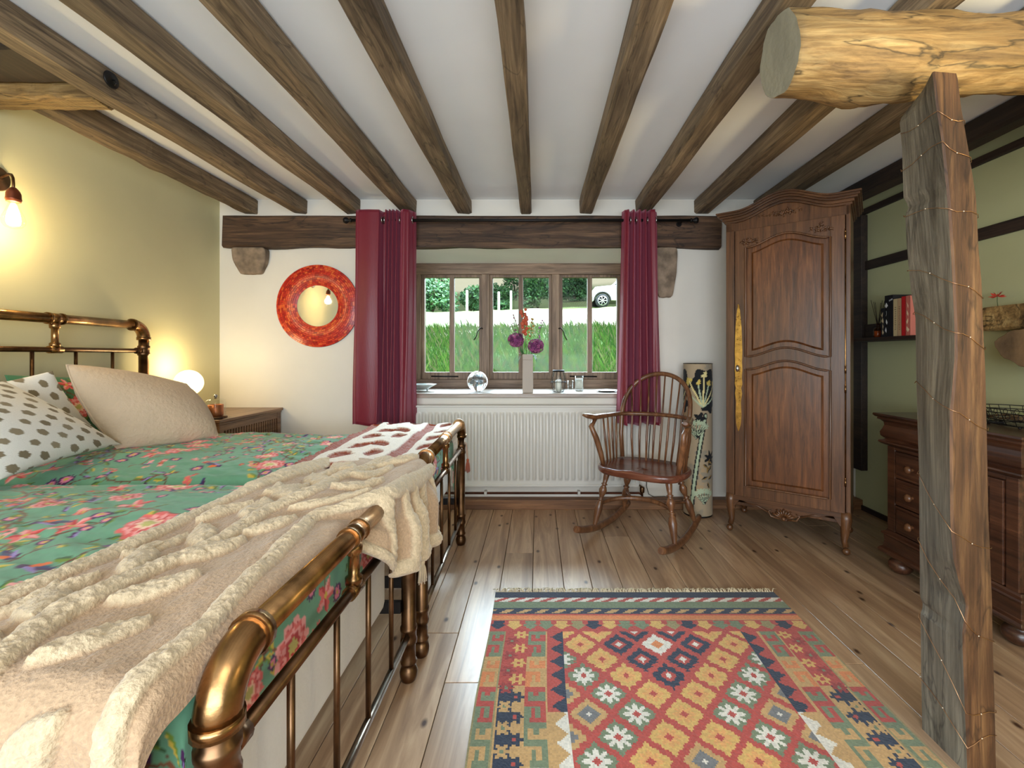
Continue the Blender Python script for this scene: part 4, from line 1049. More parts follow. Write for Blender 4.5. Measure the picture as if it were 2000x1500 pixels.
    for a, L, dz in ((pi+.2,.09,-.085),(-.4,.075,-.07),(2.6,.06,.05),(.9,.06,.045),(pi-.3,.07,-.03)):
        d = Vector((cos(a),-.35,0)).normalized(); sd = Vector((-d.y,d.x,.3)).normalized(); s0 = d*.03+Vector((0,0,.025))
        mb.add([s0, s0+d*L*.3+sd*.018+Vector((0,0,dz*.2)), s0+d*L*.5+sd*.016+Vector((0,0,dz*.6)), s0+d*L*.55+Vector((0,0,dz)), s0+d*L*.5-sd*.016+Vector((0,0,dz*.6)), s0+d*L*.3-sd*.018+Vector((0,0,dz*.2))], [(0,1,5),(1,2,4,5),(2,3,4)])
    mb.build('leaves', LEAF, m)
    # wire lantern
    x = (1091-1050)*3.56/F; t = thing('wire_lantern', 'barrel-shaped glass lantern in a black wire cage right of the vase', 'lantern', (x, 3.56, SZ+.001))
    prof = [(.040,0),(.052,.03),(.060,.075),(.058,.115),(.046,.150),(.044,.158)]
    MB().lathe([(r-.005, z+.004) for r, z in prof], n=28, caps=False).build('glass_jar', GLASS, t)
    m = MB()
    for k in range(10): a = 2*pi*k/10; m.tube([(r*cos(a), r*sin(a), z+.002) for r, z in prof], .0016, 6)
    for r, z in (prof[0], prof[2], prof[-1]): m.tube([(r*cos(2*pi*i/24), r*sin(2*pi*i/24), z+.003) for i in range(24)], .002, 6, closed=True)
    m.build('wire_cage', IRON, t)
    MB().lathe([(.044,.157),(.047,.158),(.047,.170),(.040,.172),(.040,.160)], n=28, caps=False).build('rim', IRON, t)
    WAX = plain('candle_wax', lin(226,226,216), .5)
    c = thing('candle', 'short white pillar candle inside the wire lantern', 'candle', (x, 3.56, SZ+.006)); MB().lathe([(.0001,0),(.024,0),(.024,.085),(.018,.088),(.0001,.084)], n=20).build('wax', WAX, c); MB().tube([(0,0,.084),(.001,0,.094)], .001, 5).build('wick', IRON, c)
    def tumbler(px, yb, r, h, label):
        p = sill_pt(px, yb); t = thing('glass_tumbler', label, 'glass', (p[0], p[1], SZ+.001))
        MB().lathe([(.0001,0),(r,0),(r,h),(r-.003,h),(r-.003,.008),(.0001,.008)], n=26, caps=False).build('tumbler', GLASS, t); return t
    t = tumbler(1114, 764, .024, .085, 'small empty glass tumbler between the lantern and the glass candle')
    t = tumbler(1131, 762.5, .036, .118, 'glass tumbler with a white candle, right of the small tumbler')
    c = thing('candle', 'white candle inside the tumbler near the right curtain', 'candle', tuple(t.location+Vector((0,0,.009)))); MB().lathe([(.0001,0),(.0315,0),(.0315,.085),(.0001,.083)], n=22).build('wax', WAX, c); MB().tube([(0,0,.083),(0,0,.092)], .001, 5).build('wick', IRON, c)
    t = thing('pewter_plate', 'flat dark round plate at the right end of the window sill', 'plate', (.545, 3.585, SZ+.001))
    MB().lathe([(.0001,.002),(.06,.002),(.085,.010),(.088,.013),(.083,.012),(.06,.005),(.0001,.005)], n=32).build('plate', plain('pewter', lin(120,120,120), .3, .7), t)
sill()
# ------------------------------------------------------------------ rocking chair
def rocking_chair():
    t = thing('rocking_chair', 'wooden spindle-back rocking armchair in front of the radiator and right curtain', 'chair', (.69, 2.93, 0), radians(-35.1))
    # seat : saddle shaped, front is -y
    n = 36; out = []
    for k in range(n):
        a = 2*pi*k/n; ca, sa = cos(a), sin(a)
        x = .285*(abs(ca)**.62)*(1 if ca > 0 else -1); y = .225*(abs(sa)**.62)*(1 if sa > 0 else -1)
        if y > 0: x *= 1-.20*(y/.225)**2
        else: y += -.012*cos(x/.285*pi)*-1*0
        out.append((x, y))
    m = MB(); zt, zb = .435, .392
    rings = [(.86, zb-.006), (.96, zb), (1.0, zb+.012), (1.0, zt-.012), (.985, zt-.003), (.94, zt), (.78, zt-.014), (.5, zt-.020), (.2, zt-.016)]
    vs = []
    for s, z in rings:
        for x, y in out:
            zz = z+(.010*exp(-(x/.05)**2)*sstep_s(-y, .02, .20) if s < .99 and z > zt-.03 else 0)
            vs.append((x*s, y*s, zz))
    m.add(vs, [(i*n+k, i*n+(k+1)%n, (i+1)*n+(k+1)%n, (i+1)*n+k) for i in range(len(rings)-1) for k in range(n)]+[tuple(range(n))[::-1], tuple((len(rings)-1)*n+k for k in range(n))], True)
    m.build('seat', W_SEAT, t)
    # rockers : arc in the y-z plane
    def rz(y): return .030+.17*(y-.02)**2/.2*.62
    for s in (-1, 1):
        m = MB(); pts = []; N = 22
        for i in range(N+1):
            y = -.43+.75*i/N; x = s*(.262-.012*(y+.43)); z = .0225+.42*(y-0)**2
            pts.append((x, y, z))
        m.tube(pts, [.017]+[.019]*3+[.020]*(N-6)+[.019]*2+[.017], 10, sy=1.15); o = m.build('rocker', W_CHAIR, t)
    def turned(p0, p1, name, prof):
        p0, p1 = Vector(p0), Vector(p1); d = p1-p0; L = d.length; M = d.to_track_quat('Z','Y').to_matrix().to_4x4()
        MB().lathe([(r, f*L) for f, r in prof], p0, 16, M).build(name, W_CHAIR, t)
    LEGP = [(0,.011),(.06,.013),(.20,.020),(.34,.026),(.43,.021),(.47,.012),(.482,.012),(.495,.022),(.508,.012),(.54,.013),(.60,.021),(.66,.026),(.71,.020),(.745,.012),(.765,.022),(.785,.013),(.86,.017),(.94,.020),(1,.018)]
    for s in (-1, 1):
        turned((s*.262,-.20,.04), (s*.20,-.13,.398), 'leg', LEGP)
        turned((s*.252,.235,.045), (s*.165,.13,.398), 'leg', LEGP)
    # crinoline stretcher between the front legs bowing back, with two stubs
    zc = .185; pts = [(.236*cos(a)*-1, -.165+.20*sin(a), zc+.02*sin(a)) for a in [pi*i/20 for i in range(21)]]
    MB().tube(pts, [.012+.004*sin(pi*i/20) for i in range(21)], 10).build('stretcher', W_CHAIR, t)
    for s in (-1, 1): MB().tube([(s*.10,.018,zc+.018),(s*.215,.188,.19)], .009, 8).build('stretcher_stub', W_CHAIR, t)
    # arm bow
    za = .735
    arm = []
    for i in range(41):
        u = -1+2*i/40; a = u*pi/2*1.0
        x = .30*sin(a) if abs(u) < .62 else .30*sin(.62*pi/2)+( (abs(u)-.62)/.38*.058)*1
        if abs(u) >= .62: x = (.30*sin(.62*pi/2)+(abs(u)-.62)/.38*.078)*(1 if u > 0 else -1)
        y = .255*cos(min(abs(u),.62)*pi/2) if abs(u) < .62 else .255*cos(.62*pi/2)-(abs(u)-.62)/.38*.36
        arm.append((x, y, za-.0+ (.022 if abs(u) > .9 else 0)*((abs(u)-.9)/.1)+.0*u))
    m = MB(); r = [.023 if .1 < i/40 < .9 else .028 for i in range(41)]; r[0] = r[40] = .014
    m.tube(arm, r, 10, sy=.62); m.build('arm_bow', W_CHAIR, t)
    def arm_at(x_, back=True):
        best = min((p for p in arm if p[1] > -.3), key=lambda p: abs(p[0]-x_)); return best
    # arm supports : curved posts at the front
    for s in (-1, 1):
        e = arm[2] if s < 0 else arm[-3]
        MB().tube([(s*.245,-.10,.425),(s*.262,-.105,.50),(s*.285,-.125,.60),(e[0]*.985,-.165,.68),(e[0],e[1]+.03,za-.008)], [.014,.018,.019,.017,.014], 12).build('arm_post', W_CHAIR, t)
    # hoop
    hoop = []; zh = 1.015
    for i in range(33):
        a = pi*i/32; x = -.235*cos(a)*(1+.0*sin(a)); z = .735+.28*sin(a)**.72
        lean = (z-.735)*.22; hoop.append((x if 0 < i < 32 else x, .165+.075*sin(a)+lean, z))
    hoop = [(-.215,.13,.44),(-.235,.15,.60)]+hoop+[(.235,.15,.60),(.215,.13,.44)]
    MB().tube(hoop, .0155, 12).build('back_hoop', W_CHAIR, t)
    # long spindles
    for k in range(8):
        u = -1+2*(k+.5)/8; x0, x1 = u*.175, u*.225; i = None
        a = math.acos(max(-1,min(1,-x1/.235))); z = .735+.28*sin(a)**.72; y = .165+.075*sin(a)+(z-.735)*.22
        xm = u*.20; ym = arm_at(xm)[1]; y0 = .20*sqrt(max(0,1-(x0/.30)**2))-.01
        MB().tube([(x0,y0,.42),(xm*.97,(y0+ym)/2-.002,.58),(xm,ym,za),(x1,y,z-.004)], [.0065,.0085,.007,.005], 8).build('spindle', W_CHAIR, t)
    for s in (-1, 1):
        for k in range(4):
            f = (k+.5)/4; y = -.045+f*.16; p = min(arm[:20] if s < 0 else arm[21:], key=lambda p: abs(p[1]-y)); sx = s*(.255-.02*f)
            MB().tube([(sx, y*.9+.0, .425),((sx+p[0])/2, y, .58),(p[0], p[1], za-.004)], [.006,.008,.0055], 8).build('short_spindle', W_CHAIR, t)
def sstep_s(v, a, b): x = max(0, min(1, (v-a)/(b-a))); return x*x*(3-2*x)
rocking_chair()

# ------------------------------------------------------------------ tall fabric cylinder lamp
def tube_lamp():
    H, r = 1.085, .100
    t = thing('cylinder_lamp', 'tall fabric cylinder floor lamp with pale plants on black, between curtain and wardrobe', 'lamp', (1.158, 3.29, 0))
    c = Canvas(2*pi*r+.01, H, .0025, (168,150,124)); R = random.Random(6)
    for k in range(26): c.blob(R.uniform(0,.63), R.uniform(0,H), R.uniform(.02,.05), (176,150,116) if k % 2 else (150,140,122), 5, .3, k)
    BK, CR, PG, YL = (28,30,34), (222,208,150), (176,190,160), (206,182,96)
    for x0 in (.03, .24, .45):
        for bx in (0,):
            pts = [(x0-.06+.10*(s**1.4), s*.72) for s in [i/20 for i in range(21)]]
            c.line(pts, .034, BK); c.line(pts, .017, PG)
            bx, by = pts[-1]
            c.blob(bx+.0, by+.22, .105, BK, 6, .12); c.blob(bx+.03, by+.08, .06, BK, 5, .2); c.blob(bx-.04, by-.02, .035, BK, 5, .3); c.blob(x0+.08, .42, .04, BK, 7, .35)
            for k in range(7):
                a = radians(20+22*k); L = .16+.05*(k % 2); q = [(bx-.02+cos(a)*L*s*.7, by+.06+sin(a)*L*s+.02*s*s) for s in [i/8 for i in range(9)]]
                c.line(q, .011, CR if k % 2 else PG)
                for j in range(5): c.blob(q[-1][0]+R.uniform(-.014,.014), q[-1][1]+R.uniform(-.014,.014), .010, YL if k % 3 else CR, 5, .3)
            for dx, y0, L in ((.05,.10,.09),(-.04,.56,.11)):
                for k in range(6):
                    a = radians(50+16*k); q = [(x0+dx*.6, y0),(x0+dx*.6+cos(a)*L, y0+sin(a)*L)]
                    c.line(q, .013, BK); c.line(q, .006, PG)
                    c.blob(q[1][0], q[1][1], .017, PG, 6, .3)
            for k in range(8): c.leaf(x0+.06, .25+.02*k, .05, .02, R.uniform(0,6), BK, (150,120,70))
    n = 120; k = 210; th = np.linspace(0, 2*pi, n+1); zz = np.linspace(0.012, H, k)
    TH, Z = np.meshgrid(th, zz, indexing='ij'); P = np.stack([r*np.cos(TH), r*np.sin(TH), Z], -1)
    gridmesh('fabric_shade', P, attrmat('lamp_fabric', .8, .1, 500, .1, .2, .08), t, col=c.sample(TH*r, Z))
    MB().lathe([(.0001,0),(r*.97,0),(r*.99,.004),(r*.99,.012),(.0001,.013)], n=40).build('lamp_base', IRON, t)
    m = MB(); nn = 40
    m.tube([(r*cos(2*pi*i/nn), r*sin(2*pi*i/nn), H) for i in range(nn)], .0022, 6, closed=True)
    for a in (0, 2.1, 4.2): m.tube([(0,0,H-.01),(r*cos(a), r*sin(a), H-.002)], .0016, 5)
    m.build('top_ring', IRON, t)
    MB().lathe([(.018,.013),(.018,.05),(.02,.052),(.02,.09),(.0001,.092)], n=16).build('bulb_holder', WHITE_EN, t)
tube_lamp()
t = thing('power_cable', 'thin dark cable hanging down the wall behind the rocking chair', 'cable', (.85, 3.43, .1))
MB().tube([(.0,0,.62-.1),(-.02,0,.2),(-.03,.0,.06),(-.015,-.01,.0),(.02,-.02,-.016),(.10,-.02,-.014),(.16,-.03,-.02)], .0028, 6).build('cable', IRON, t)

# ------------------------------------------------------------------ wardrobe
def wardrobe():
    W, D = .673, .44
    t = thing('wardrobe', 'tall narrow carved oak wardrobe with arched cornice and one panelled door', 'wardrobe', (1.234, 2.98, 0), atan2(2.58-2.98, 1.775-1.234))
    def arch(x, base, rise, c=W/2, hw=.27):
        u = (x-c)/hw
        if abs(u) >= 1: return base
        return base+rise*(.5+.5*cos(pi*u))
    st = .052                                   # corner stile
    m = MB()                                    # carcass
    m.box(0.012, W-.012, D-.012, D, .17, 2.0); m.box(0, .016, .02, D, .17, 2.0); m.box(W-.016, W, .02, D, .17, 2.0); m.box(.016, W-.016, .03, D-.012, .17, .19); m.box(.016, W-.016, .03, D-.012, 1.97, 2.0)
    for s in (0, 1):
        x0, x1 = (0, st) if s == 0 else (W-st*.45, W)
        m.box(x0, x1, 0, .035, .15, 2.02)
    n = 28; xs = [i*W/n for i in range(n+1)]
    m.strip([(x, 1.945) for x in xs], [(x, arch(x, 2.0, .075)) for x in xs], 0, .03)
    m.build('carcass', W_WARD, t, bevel=.003)
    # cornice : stacked mouldings following the arch, with side returns
    m = MB()
    for z0, z1, ov in ((0,.014,.008),(.014,.030,.018),(.030,.042,.034),(.042,.056,.044),(.056,.066,.052)):
        xs2 = [-ov+(W+2*ov)*i/n for i in range(n+1)]
        m.strip([(x, arch(x, 2.0, .075)+z0) for x in xs2], [(x, arch(x, 2.0, .075)+z1) for x in xs2], -ov, .03)
        for x0, x1 in ((-ov, .01), (W-.01, W+ov)): m.box(x0, x1, .03, D, 2.0+z0, 2.0+z1)
    m.box(0, W, .03, D, 2.0, 2.03)
    m.build('cornice', W_WARDX, t, bevel=.002)
    # door
    dx0, dx1, z0, z1, y0, y1 = .060, W-.026, .245, 1.942, -.022, .0
    ix0, ix1 = dx0+.062, dx1-.070
    d = MB(); xm = [ix0+(ix1-ix0)*i/24 for i in range(25)]; cc = (ix0+ix1)/2; hw = (ix1-ix0)/2*.98
    A = lambda x, b, r: arch(x, b, r, cc, hw)
    d.box(dx0, ix0, y0, y1, z0, z1); d.box(ix1, dx1, y0, y1, z0, z1); d.box(ix0, ix1, y0, y1, z0, .315)
    d.strip([(x, A(x, 1.055, .055)) for x in xm], [(x, A(x, 1.135, .055)) for x in xm], y0, y1)
    d.strip([(x, A(x, 1.825, .060)) for x in xm], [(x, z1) for x in xm], y0, y1)
    door = d.build('door', W_WARD, t, bevel=.002)
    for lo, hi, lr, hr in ((.315, 1.055, 0, .055), (1.135, 1.825, .055, .060)):
        p = MB(); p.strip([(x, A(x, lo, lr)) for x in xm], [(x, A(x, hi, hr)) for x in xm], y0+.013, y0+.018)
        a = .034; xf = [ix0+a+(ix1-ix0-2*a)*i/24 for i in range(25)]; a2 = a+.012; xg = [ix0+a2+(ix1-ix0-2*a2)*i/24 for i in range(25)]
        L0 = [(x, A(x, lo, lr)+a) for x in xf]; H0 = [(x, A(x, hi, hr)-a) for x in xf]; L1 = [(x, A(x, lo, lr)+a2) for x in xg]; H1 = [(x, A(x, hi, hr)-a2) for x in xg]
        out0 = L0+H0[::-1]; out1 = L1+H1[::-1]; k = len(out0)
        p.add([(x, y0+.013, z) for x, z in out0]+[(x, y0+.004, z) for x, z in out1], [(i, (i+1)%k, k+(i+1)%k, k+i) for i in range(k)])
        nn = len(L1); b0 = len(p.v); p.add([(x, y0+.004, z) for x, z in L1]+[(x, y0+.004, z) for x, z in H1], [(i, i+1, nn+i+1, nn+i) for i in range(nn-1)])
        p.build('door_panel', W_PANEL, t)
        mo = MB(); path = [(x, y0-.002, A(x, lo, lr)) for x in xm]+[(x, y0-.002, A(x, hi, hr)) for x in xm[::-1]]
        mo.tube(path, .0065, 8, closed=True); path2 = [(x+(.010 if i < 1 else 0), y, z) for i, (x, y, z) in enumerate(path)]
        mo.build('panel_moulding', W_WARD, t)
    # carved sprays
    def spray(cx, cz, w, h, y, seed, name):
        R = random.Random(seed); m = MB()
        for k in range(46):
            u = R.gauss(0, .38); v = R.gauss(0, .35)*(1-abs(u)*.6); x, z = cx+u*w, cz+v*h; a = R.uniform(0, pi); L = R.uniform(.008,.017)
            m.tube([(x-cos(a)*L, y, z-sin(a)*L*.7), (x, y-.007, z+.003), (x+cos(a)*L, y, z+sin(a)*L*.7)], [.0015,.0048,.0015], 6)
        for k in range(4):
            a = R.uniform(0,6); m.ball((cx+R.uniform(-.4,.4)*w*.5, y-.003, cz+R.uniform(-.3,.3)*h), .008, 8)
        for s in (-1,1): m.tube([(cx+s*w*.3,y,cz),(cx+s*w*.65,y-.003,cz+.008),(cx+s*w*.98,y,cz-.006)], [.004,.003,.001], 6)
        m.build(name, W_WARD, t)
    spray(W/2, 2.015, .10, .030, -.001, 2, 'carved_spray')
    spray(dx0+.085, 1.865, .060, .028, y0-.001, 3, 'carved_spray'); spray(dx1-.115, 1.878, .065, .028, y0-.001, 4, 'carved_spray')
    # apron with shell
    k = 32; xa = [.045+(W-.09)*i/k for i in range(k+1)]
    def ap(x):
        u = abs(x-W/2)/(W/2-.045); return .215-.085*exp(-(u/.30)**2)-.03*exp(-((u-.55)/.16)**2)-.055*sstep_s(u,.86,1)
    m = MB(); m.strip([(x, ap(x)) for x in xa], [(x, .243) for x in xa], -.008, .015); m.build('apron', W_WARDX, t, bevel=.002)
    m = MB()
    for j in range(9):
        a = radians(-70+140*j/8); cx, cz = W/2, .150; L = .050 if j % 2 else .058
        m.tube([(cx+sin(a)*.012, -.010, cz+cos(a)*.010), (cx+sin(a)*L*.7, -.017, cz+cos(a)*L*.6), (cx+sin(a)*L*1.15, -.009, cz+cos(a)*L)], [.003,.007,.0055], 8)
    for s in (-1,1):
        m.tube([(W/2+s*.02,-.011,.142),(W/2+s*.07,-.014,.150),(W/2+s*.085,-.012,.178),(W/2+s*.065,-.012,.19)], [.005,.006,.005,.003], 8)
        m.tube([(W/2+s*.085,-.010,.17),(W/2+s*.15,-.012,.20),(W/2+s*.23,-.009,.205)], [.004,.005,.001], 8)
    m.ball((W/2,-.012,.145), .012, 10); m.build('carved_shell', W_WARDX, t)
    # cabriole legs
    for cx, cy, s in ((.028,.018,-1),(W-.028,.018,1),(.028,D-.03,-1),(W-.028,D-.03,1)):
        f = -1 if cy < .1 else 1
        m = MB(); m.tube([(cx,cy,.245),(cx+s*.004,cy+f*.004,.20),(cx+s*.002,cy+f*.002,.14),(cx-s*.004,cy,.08),(cx+s*.004,cy+f*.006,.045)], [.031,.032,.025,.017,.017], 12)
        m.ball((cx+s*.007, cy+f*.010, .022), .021, 12); m.build('leg', W_WARD, t)
    # gilded lock plate, key handle, hinge
    m = MB(); zz = [.66,.70,.76,.84,.90,.935,.96,1.0,1.05,1.10,1.16,1.24,1.32,1.38,1.43,1.47]; ww = [.003,.013,.018,.014,.021,.016,.023,.020,.023,.021,.023,.021,.018,.013,.009,.001]; R = random.Random(1)
    c_ = dx0+.022; L0 = [(c_-w_, z) for z, w_ in zip(zz, ww)]; k_ = len(L0)
    for i in range(k_-1):
        z_a, z_b, wa, wb = zz[i], zz[i+1], ww[i], ww[i+1]
        m.prism([(c_-wa, z_a), (c_+wa, z_a), (c_+wb, z_b), (c_-wb, z_b)], y0-.003, y0)
        for q in range(5):
            z = z_a+(z_b-z_a)*R.random(); x = c_+R.uniform(-.7,.7)*wa; m.ball((x, y0-.003, z), R.uniform(.002,.0042), 6)
    m.build('lock_plate', plain('gilt_brass', lin(206,160,84), .32, 1.0, var=.3, vscale=30), t)
    m = MB(); m.ball((c_-.002, y0-.022, 1.06), .013, 12, 1.7); m.tube([(c_-.002,y0,1.06),(c_-.002,y0-.018,1.06)], .005, 8); m.build('door_handle', STEEL, t)
    m = MB(); hx = W-.024
    m.tube([(hx,-.026,.40),(hx,-.026,1.86)], .0032, 8)
    for z in (.42,.95,1.06,1.82): m.tube([(hx,-.026,z-.02),(hx,-.026,z+.02)], .0052, 8); m.ball((hx,-.026,z+.024), .006, 8)
    m.build('hinge_rod', BRASS, t)
wardrobe()

# ------------------------------------------------------------------ dresser on the right wall
def dresser():
    Y0, Y1, XF, XB = 1.765, 2.44, 1.875, 2.385
    t = thing('dresser', 'dark oak dresser with small drawers, cupboard door and bun feet on the right wall', 'dresser', ((XF+XB)/2, (Y0+Y1)/2, 0)); o = Vector(t.location); M = Matrix.Translation(-o)
    b = .004
    m = MB(); m.box(XF+.012, XB, Y0+.01, Y1-.01, .165, .665, M)
    m.build('carcass', W_DRESS, t, bevel=.003)
    # top: slab plus ogee frieze running round front and both sides
    prof = [(.045,.832),(.047,.822),(.040,.814),(.030,.810),(.034,.802),(.022,.796),(.012,.786),(.010,.770),(.016,.750),(.024,.732),(.022,.712),(.012,.702),(.006,.698),(.014,.692),(.028,.686),(.030,.678),(.020,.670),(.006,.664)]
    def skirt(prof, mat, name, zt_in):
        m = MB(); loops = []
        for p, z in prof: loops.append([(XB, Y0-p, z), (XF-p, Y0-p, z), (XF-p, Y1+p, z), (XB, Y1+p, z)])
        vs = [Vector(v)-o for l in loops for v in l]
        m.add(vs, [(i*4+k, i*4+k+1, (i+1)*4+k+1, (i+1)*4+k) for i in range(len(prof)-1) for k in range(3)]+[tuple(i*4+3 for i in range(len(prof)))+tuple(i*4 for i in range(len(prof)))[::-1]]+[(0,1,2,3), tuple((len(prof)-1)*4+k for k in range(4))])
        return m.build(name, mat, t, bevel=.0015)
    skirt(prof, W_DRESS, 'top', 0)
    skirt([(.002,.215),(.006,.205),(.018,.198),(.022,.190),(.012,.182),(.010,.150),(.014,.120),(.026,.112),(.032,.100),(.026,.088),(.0,.085)], W_DRESS, 'plinth', 0)
    def door_or_drawer(ya, yb, za, zb, name, knob=None, field=True):
        m = MB(); m.box(XF-.006, XF+.012, ya, yb, za, zb, M); 
        m.box(XF-.012, XF-.006, ya+.014, yb-.014, za+.014, zb-.014, M)
        d = m.build(name, W_DRESS, t, bevel=.003)
        if knob:
            ky, kz = knob; k = MB(); k.lathe([(.010,0),(.008,.008),(.010,.012),(.019,.020),(.020,.027),(.012,.036),(.0001,.038)], Vector((XF-.012, ky, kz))-o, 18, Matrix.Rotation(-pi/2,4,'Y')); k.build('knob', W_CHAIR, d)
    # stiles
    m = MB()
    for ya, yb in ((Y1-.055, Y1-.005), (Y0+.005, Y0+.055), (2.085, 2.12)): m.box(XF-.004, XF+.013, ya, yb, .215, .662, M)
    m.box(XF-.003, XF+.013, Y0+.05, Y1-.05, .645, .662, M); m.build('front_frame', W_DRESS, t, bevel=.003)
    for z0, z1, kz in ((.505,.64,.572),(.365,.498,.432),(.22,.358,.286)): door_or_drawer(2.125, 2.38, z0, z1, 'drawer', (2.262, kz))
    # cupboard door with recessed panels
    ya, yb = Y0+.06, 2.08; m = MB()
    for a, c in ((ya, ya+.055), (yb-.055, yb)): m.box(XF-.010, XF+.013, a, c, .22, .64, M)
    for a, c in ((.22,.265),(.42,.455),(.60,.64)): m.box(XF-.010, XF+.013, ya+.055, yb-.055, a, c, M)
    d = m.build('door', W_DRESS, t, bevel=.003)
    m = MB(); m.box(XF+.004, XF+.012, ya+.05, yb-.05, .26, .61, M); m.build('door_panel', W_DRESS, d)
    for y in (Y0+.04, Y1-.045):
        for x in (XF+.035, XB-.05):
            m = MB(); m.lathe([(.030,.085),(.030,.078),(.024,.074),(.046,.060),(.055,.042),(.052,.022),(.036,.004),(.020,0)], Vector((x,y,0))-o, 22); m.build('bun_foot', W_DRESS, t)
dresser()

# wire tray with twigs on the dresser
def tray():
    t = thing('wire_tray', 'oval black wire tray holding dried twigs on the dresser', 'tray', (2.13, 1.96, .832)); R = random.Random(8)
    m = MB(); n = 32; E = lambda a, s, z: (.135*s*cos(a), .20*s*sin(a), z)
    for s, z in ((.82,.008),(.9,.030),(1.0,.062),(1.03,.078)): m.tube([E(2*pi*i/n, s, z) for i in range(n)], .0022, 6, closed=True)
    for k in range(26):
        a = 2*pi*k/26; m.tube([E(a,.5,.006),E(a,.82,.008),E(a,.9,.03),E(a,1.0,.062),E(a,1.03,.078)], .0014, 5)
        m.tube([E(a+.12+.05*cos(q*pi/4),.97+.03*sin(q*pi/4)*0,.062-.014+.012*sin(q*pi/4)) for q in range(9)], .0013, 5)
    for a in range(6): m.ball(E(a*pi/3+.3, .8, .004), .006, 8)
    m.build('wire_frame', IRON, t)
    tw = thing('dried_twigs', 'bundle of dried twigs lying in the wire tray', 'twigs', (2.13, 1.96, .845)); m = MB()
    for k in range(26):
        y = R.uniform(-.12,.0); x = R.uniform(-.06,.06); a = R.uniform(-.35,.35); L = R.uniform(.1,.2)
        m.tube([(x, y, .004+R.uniform(0,.02)), (x+sin(a)*L*.5+R.uniform(-.01,.01), y+cos(a)*L*.5, .012+R.uniform(0,.025)), (x+sin(a)*L, min(.16,y+cos(a)*L), .008+R.uniform(0,.02))], R.uniform(.0015,.003), 5)
    tag(m.build('twigs', plain('dry_twig', lin(120,96,66), .8), tw), kind='stuff')
    m = MB()
    for k in range(5): m.ball((R.uniform(-.05,.05), R.uniform(-.12,.12), .030), .011, 10)
    m.build('seed_heads', plain('dried_pod', lin(128,132,84), .7), tw)
tray()

# shelf, books, diffuser
t = thing('wall_shelf', 'dark oak shelf on the right wall holding books, behind the post', 'shelf', (2.31, 3.0, 1.262)); 
MB().box(-.10,.098,-.36,.31,-.022,0).build('board', W_DARK, t, bevel=.003)
MB().box(.07,.098,-.36,.31,.001,.105).build('back_rail', W_DARK, t, bevel=.004)
def book(y, w, h, d, col, label, marks):
    t = thing('book', label, 'book', (2.225+d/2, y, 1.262), 0, 'books on the wall shelf')
    c = plain('book_cover', lin(col), .5); m = MB(); m.box(-d/2, -d/2+.004, -w/2, w/2, 0, h); m.box(-d/2, d/2, -w/2, -w/2+.002, 0, h); m.box(-d/2, d/2, w/2-.002, w/2, 0, h); m.build('cover', c, t, bevel=.001)
    MB().box(-d/2+.004, d/2-.003, -w/2+.002, w/2-.002, .003, h-.004).build('pages', plain('page_edges', lin(222,212,190), .8), t)
    if marks:
        R = random.Random(int(y*1000)); m = MB(); mc, kind = marks
        if kind == 'script': m.tube([(-d/2-.0006, w*.4-w*.8*i/14, h*.86+.006*sin(i*2.1)+.0006*i) for i in range(15)], .0012, 5)
        elif kind == 'blob':
            for k in range(4): m.prism([(R.uniform(-.25,.25)*w+a, h*(.15+.2*k)+b) for a, b in ((-.006,0),(0,-.014),(.006,0),(0,.02))], -d/2-.0006, -d/2+.001, 'x')
        else:
            z = .04
            while z < h*.78:
                l = R.uniform(.004,.010); m.box(-d/2-.0006, -d/2+.001, -w*.22, w*.22*R.uniform(.2,1), z, z+l*.35); z += l+.003
        m.build('spine_lettering', plain('spine_ink', lin(mc), .5), t)
BK = [(2.935,.028,.185,.15,(24,24,32),'slim black book with a pale figure on its spine, nearest the reed diffuser',((196,178,140),'blob')),
      (2.903,.030,.262,.17,(20,20,24),'tall black book with white spots, second from the reed diffuser',((220,220,216),'blob')),
      (2.868,.034,.262,.17,(26,24,30),'tall black book with white script across the top of its spine',((206,206,206),'script')),
      (2.831,.032,.232,.15,(206,184,140),'cream book with bold dark spine lettering',((40,34,30),'text')),
      (2.799,.028,.232,.15,(196,160,122),'tan book between the cream and the red book',((70,50,40),'text')),
      (2.768,.030,.240,.16,(196,34,38),'bright red book, second from the post',None),
      (2.736,.028,.240,.15,(206,120,104),'pinkish red patterned book nearest the post',((240,216,180),'blob'))]
for a in BK: book(*a)
def diffuser():
    t = thing('reed_diffuser', 'small amber glass reed diffuser with thin sticks on the wall shelf', 'diffuser', (2.285, 3.055, 1.262))
    MB().lathe([(.0001,.001),(.024,.001),(.026,.006),(.026,.058),(.018,.068),(.010,.072),(.010,.088),(.013,.090),(.013,.095),(.009,.095)], n=24).build('bottle', glassmat('amber_glass', (.86,.58,.36)), t)
    MB().lathe([(.0001,.004),(.022,.004),(.022,.045),(.0001,.045)], n=20).build('oil', plain('scented_oil', lin(178,112,70), .2), t)
    for k in range(6):
        a = k*pi/3+.4; MB().tube([(-.010*cos(a),-.010*sin(a),.02),(.035*cos(a),.045*sin(a),.235+.01*(k%3))], .0016, 5).build('reed', W_DARK, t)
diffuser()
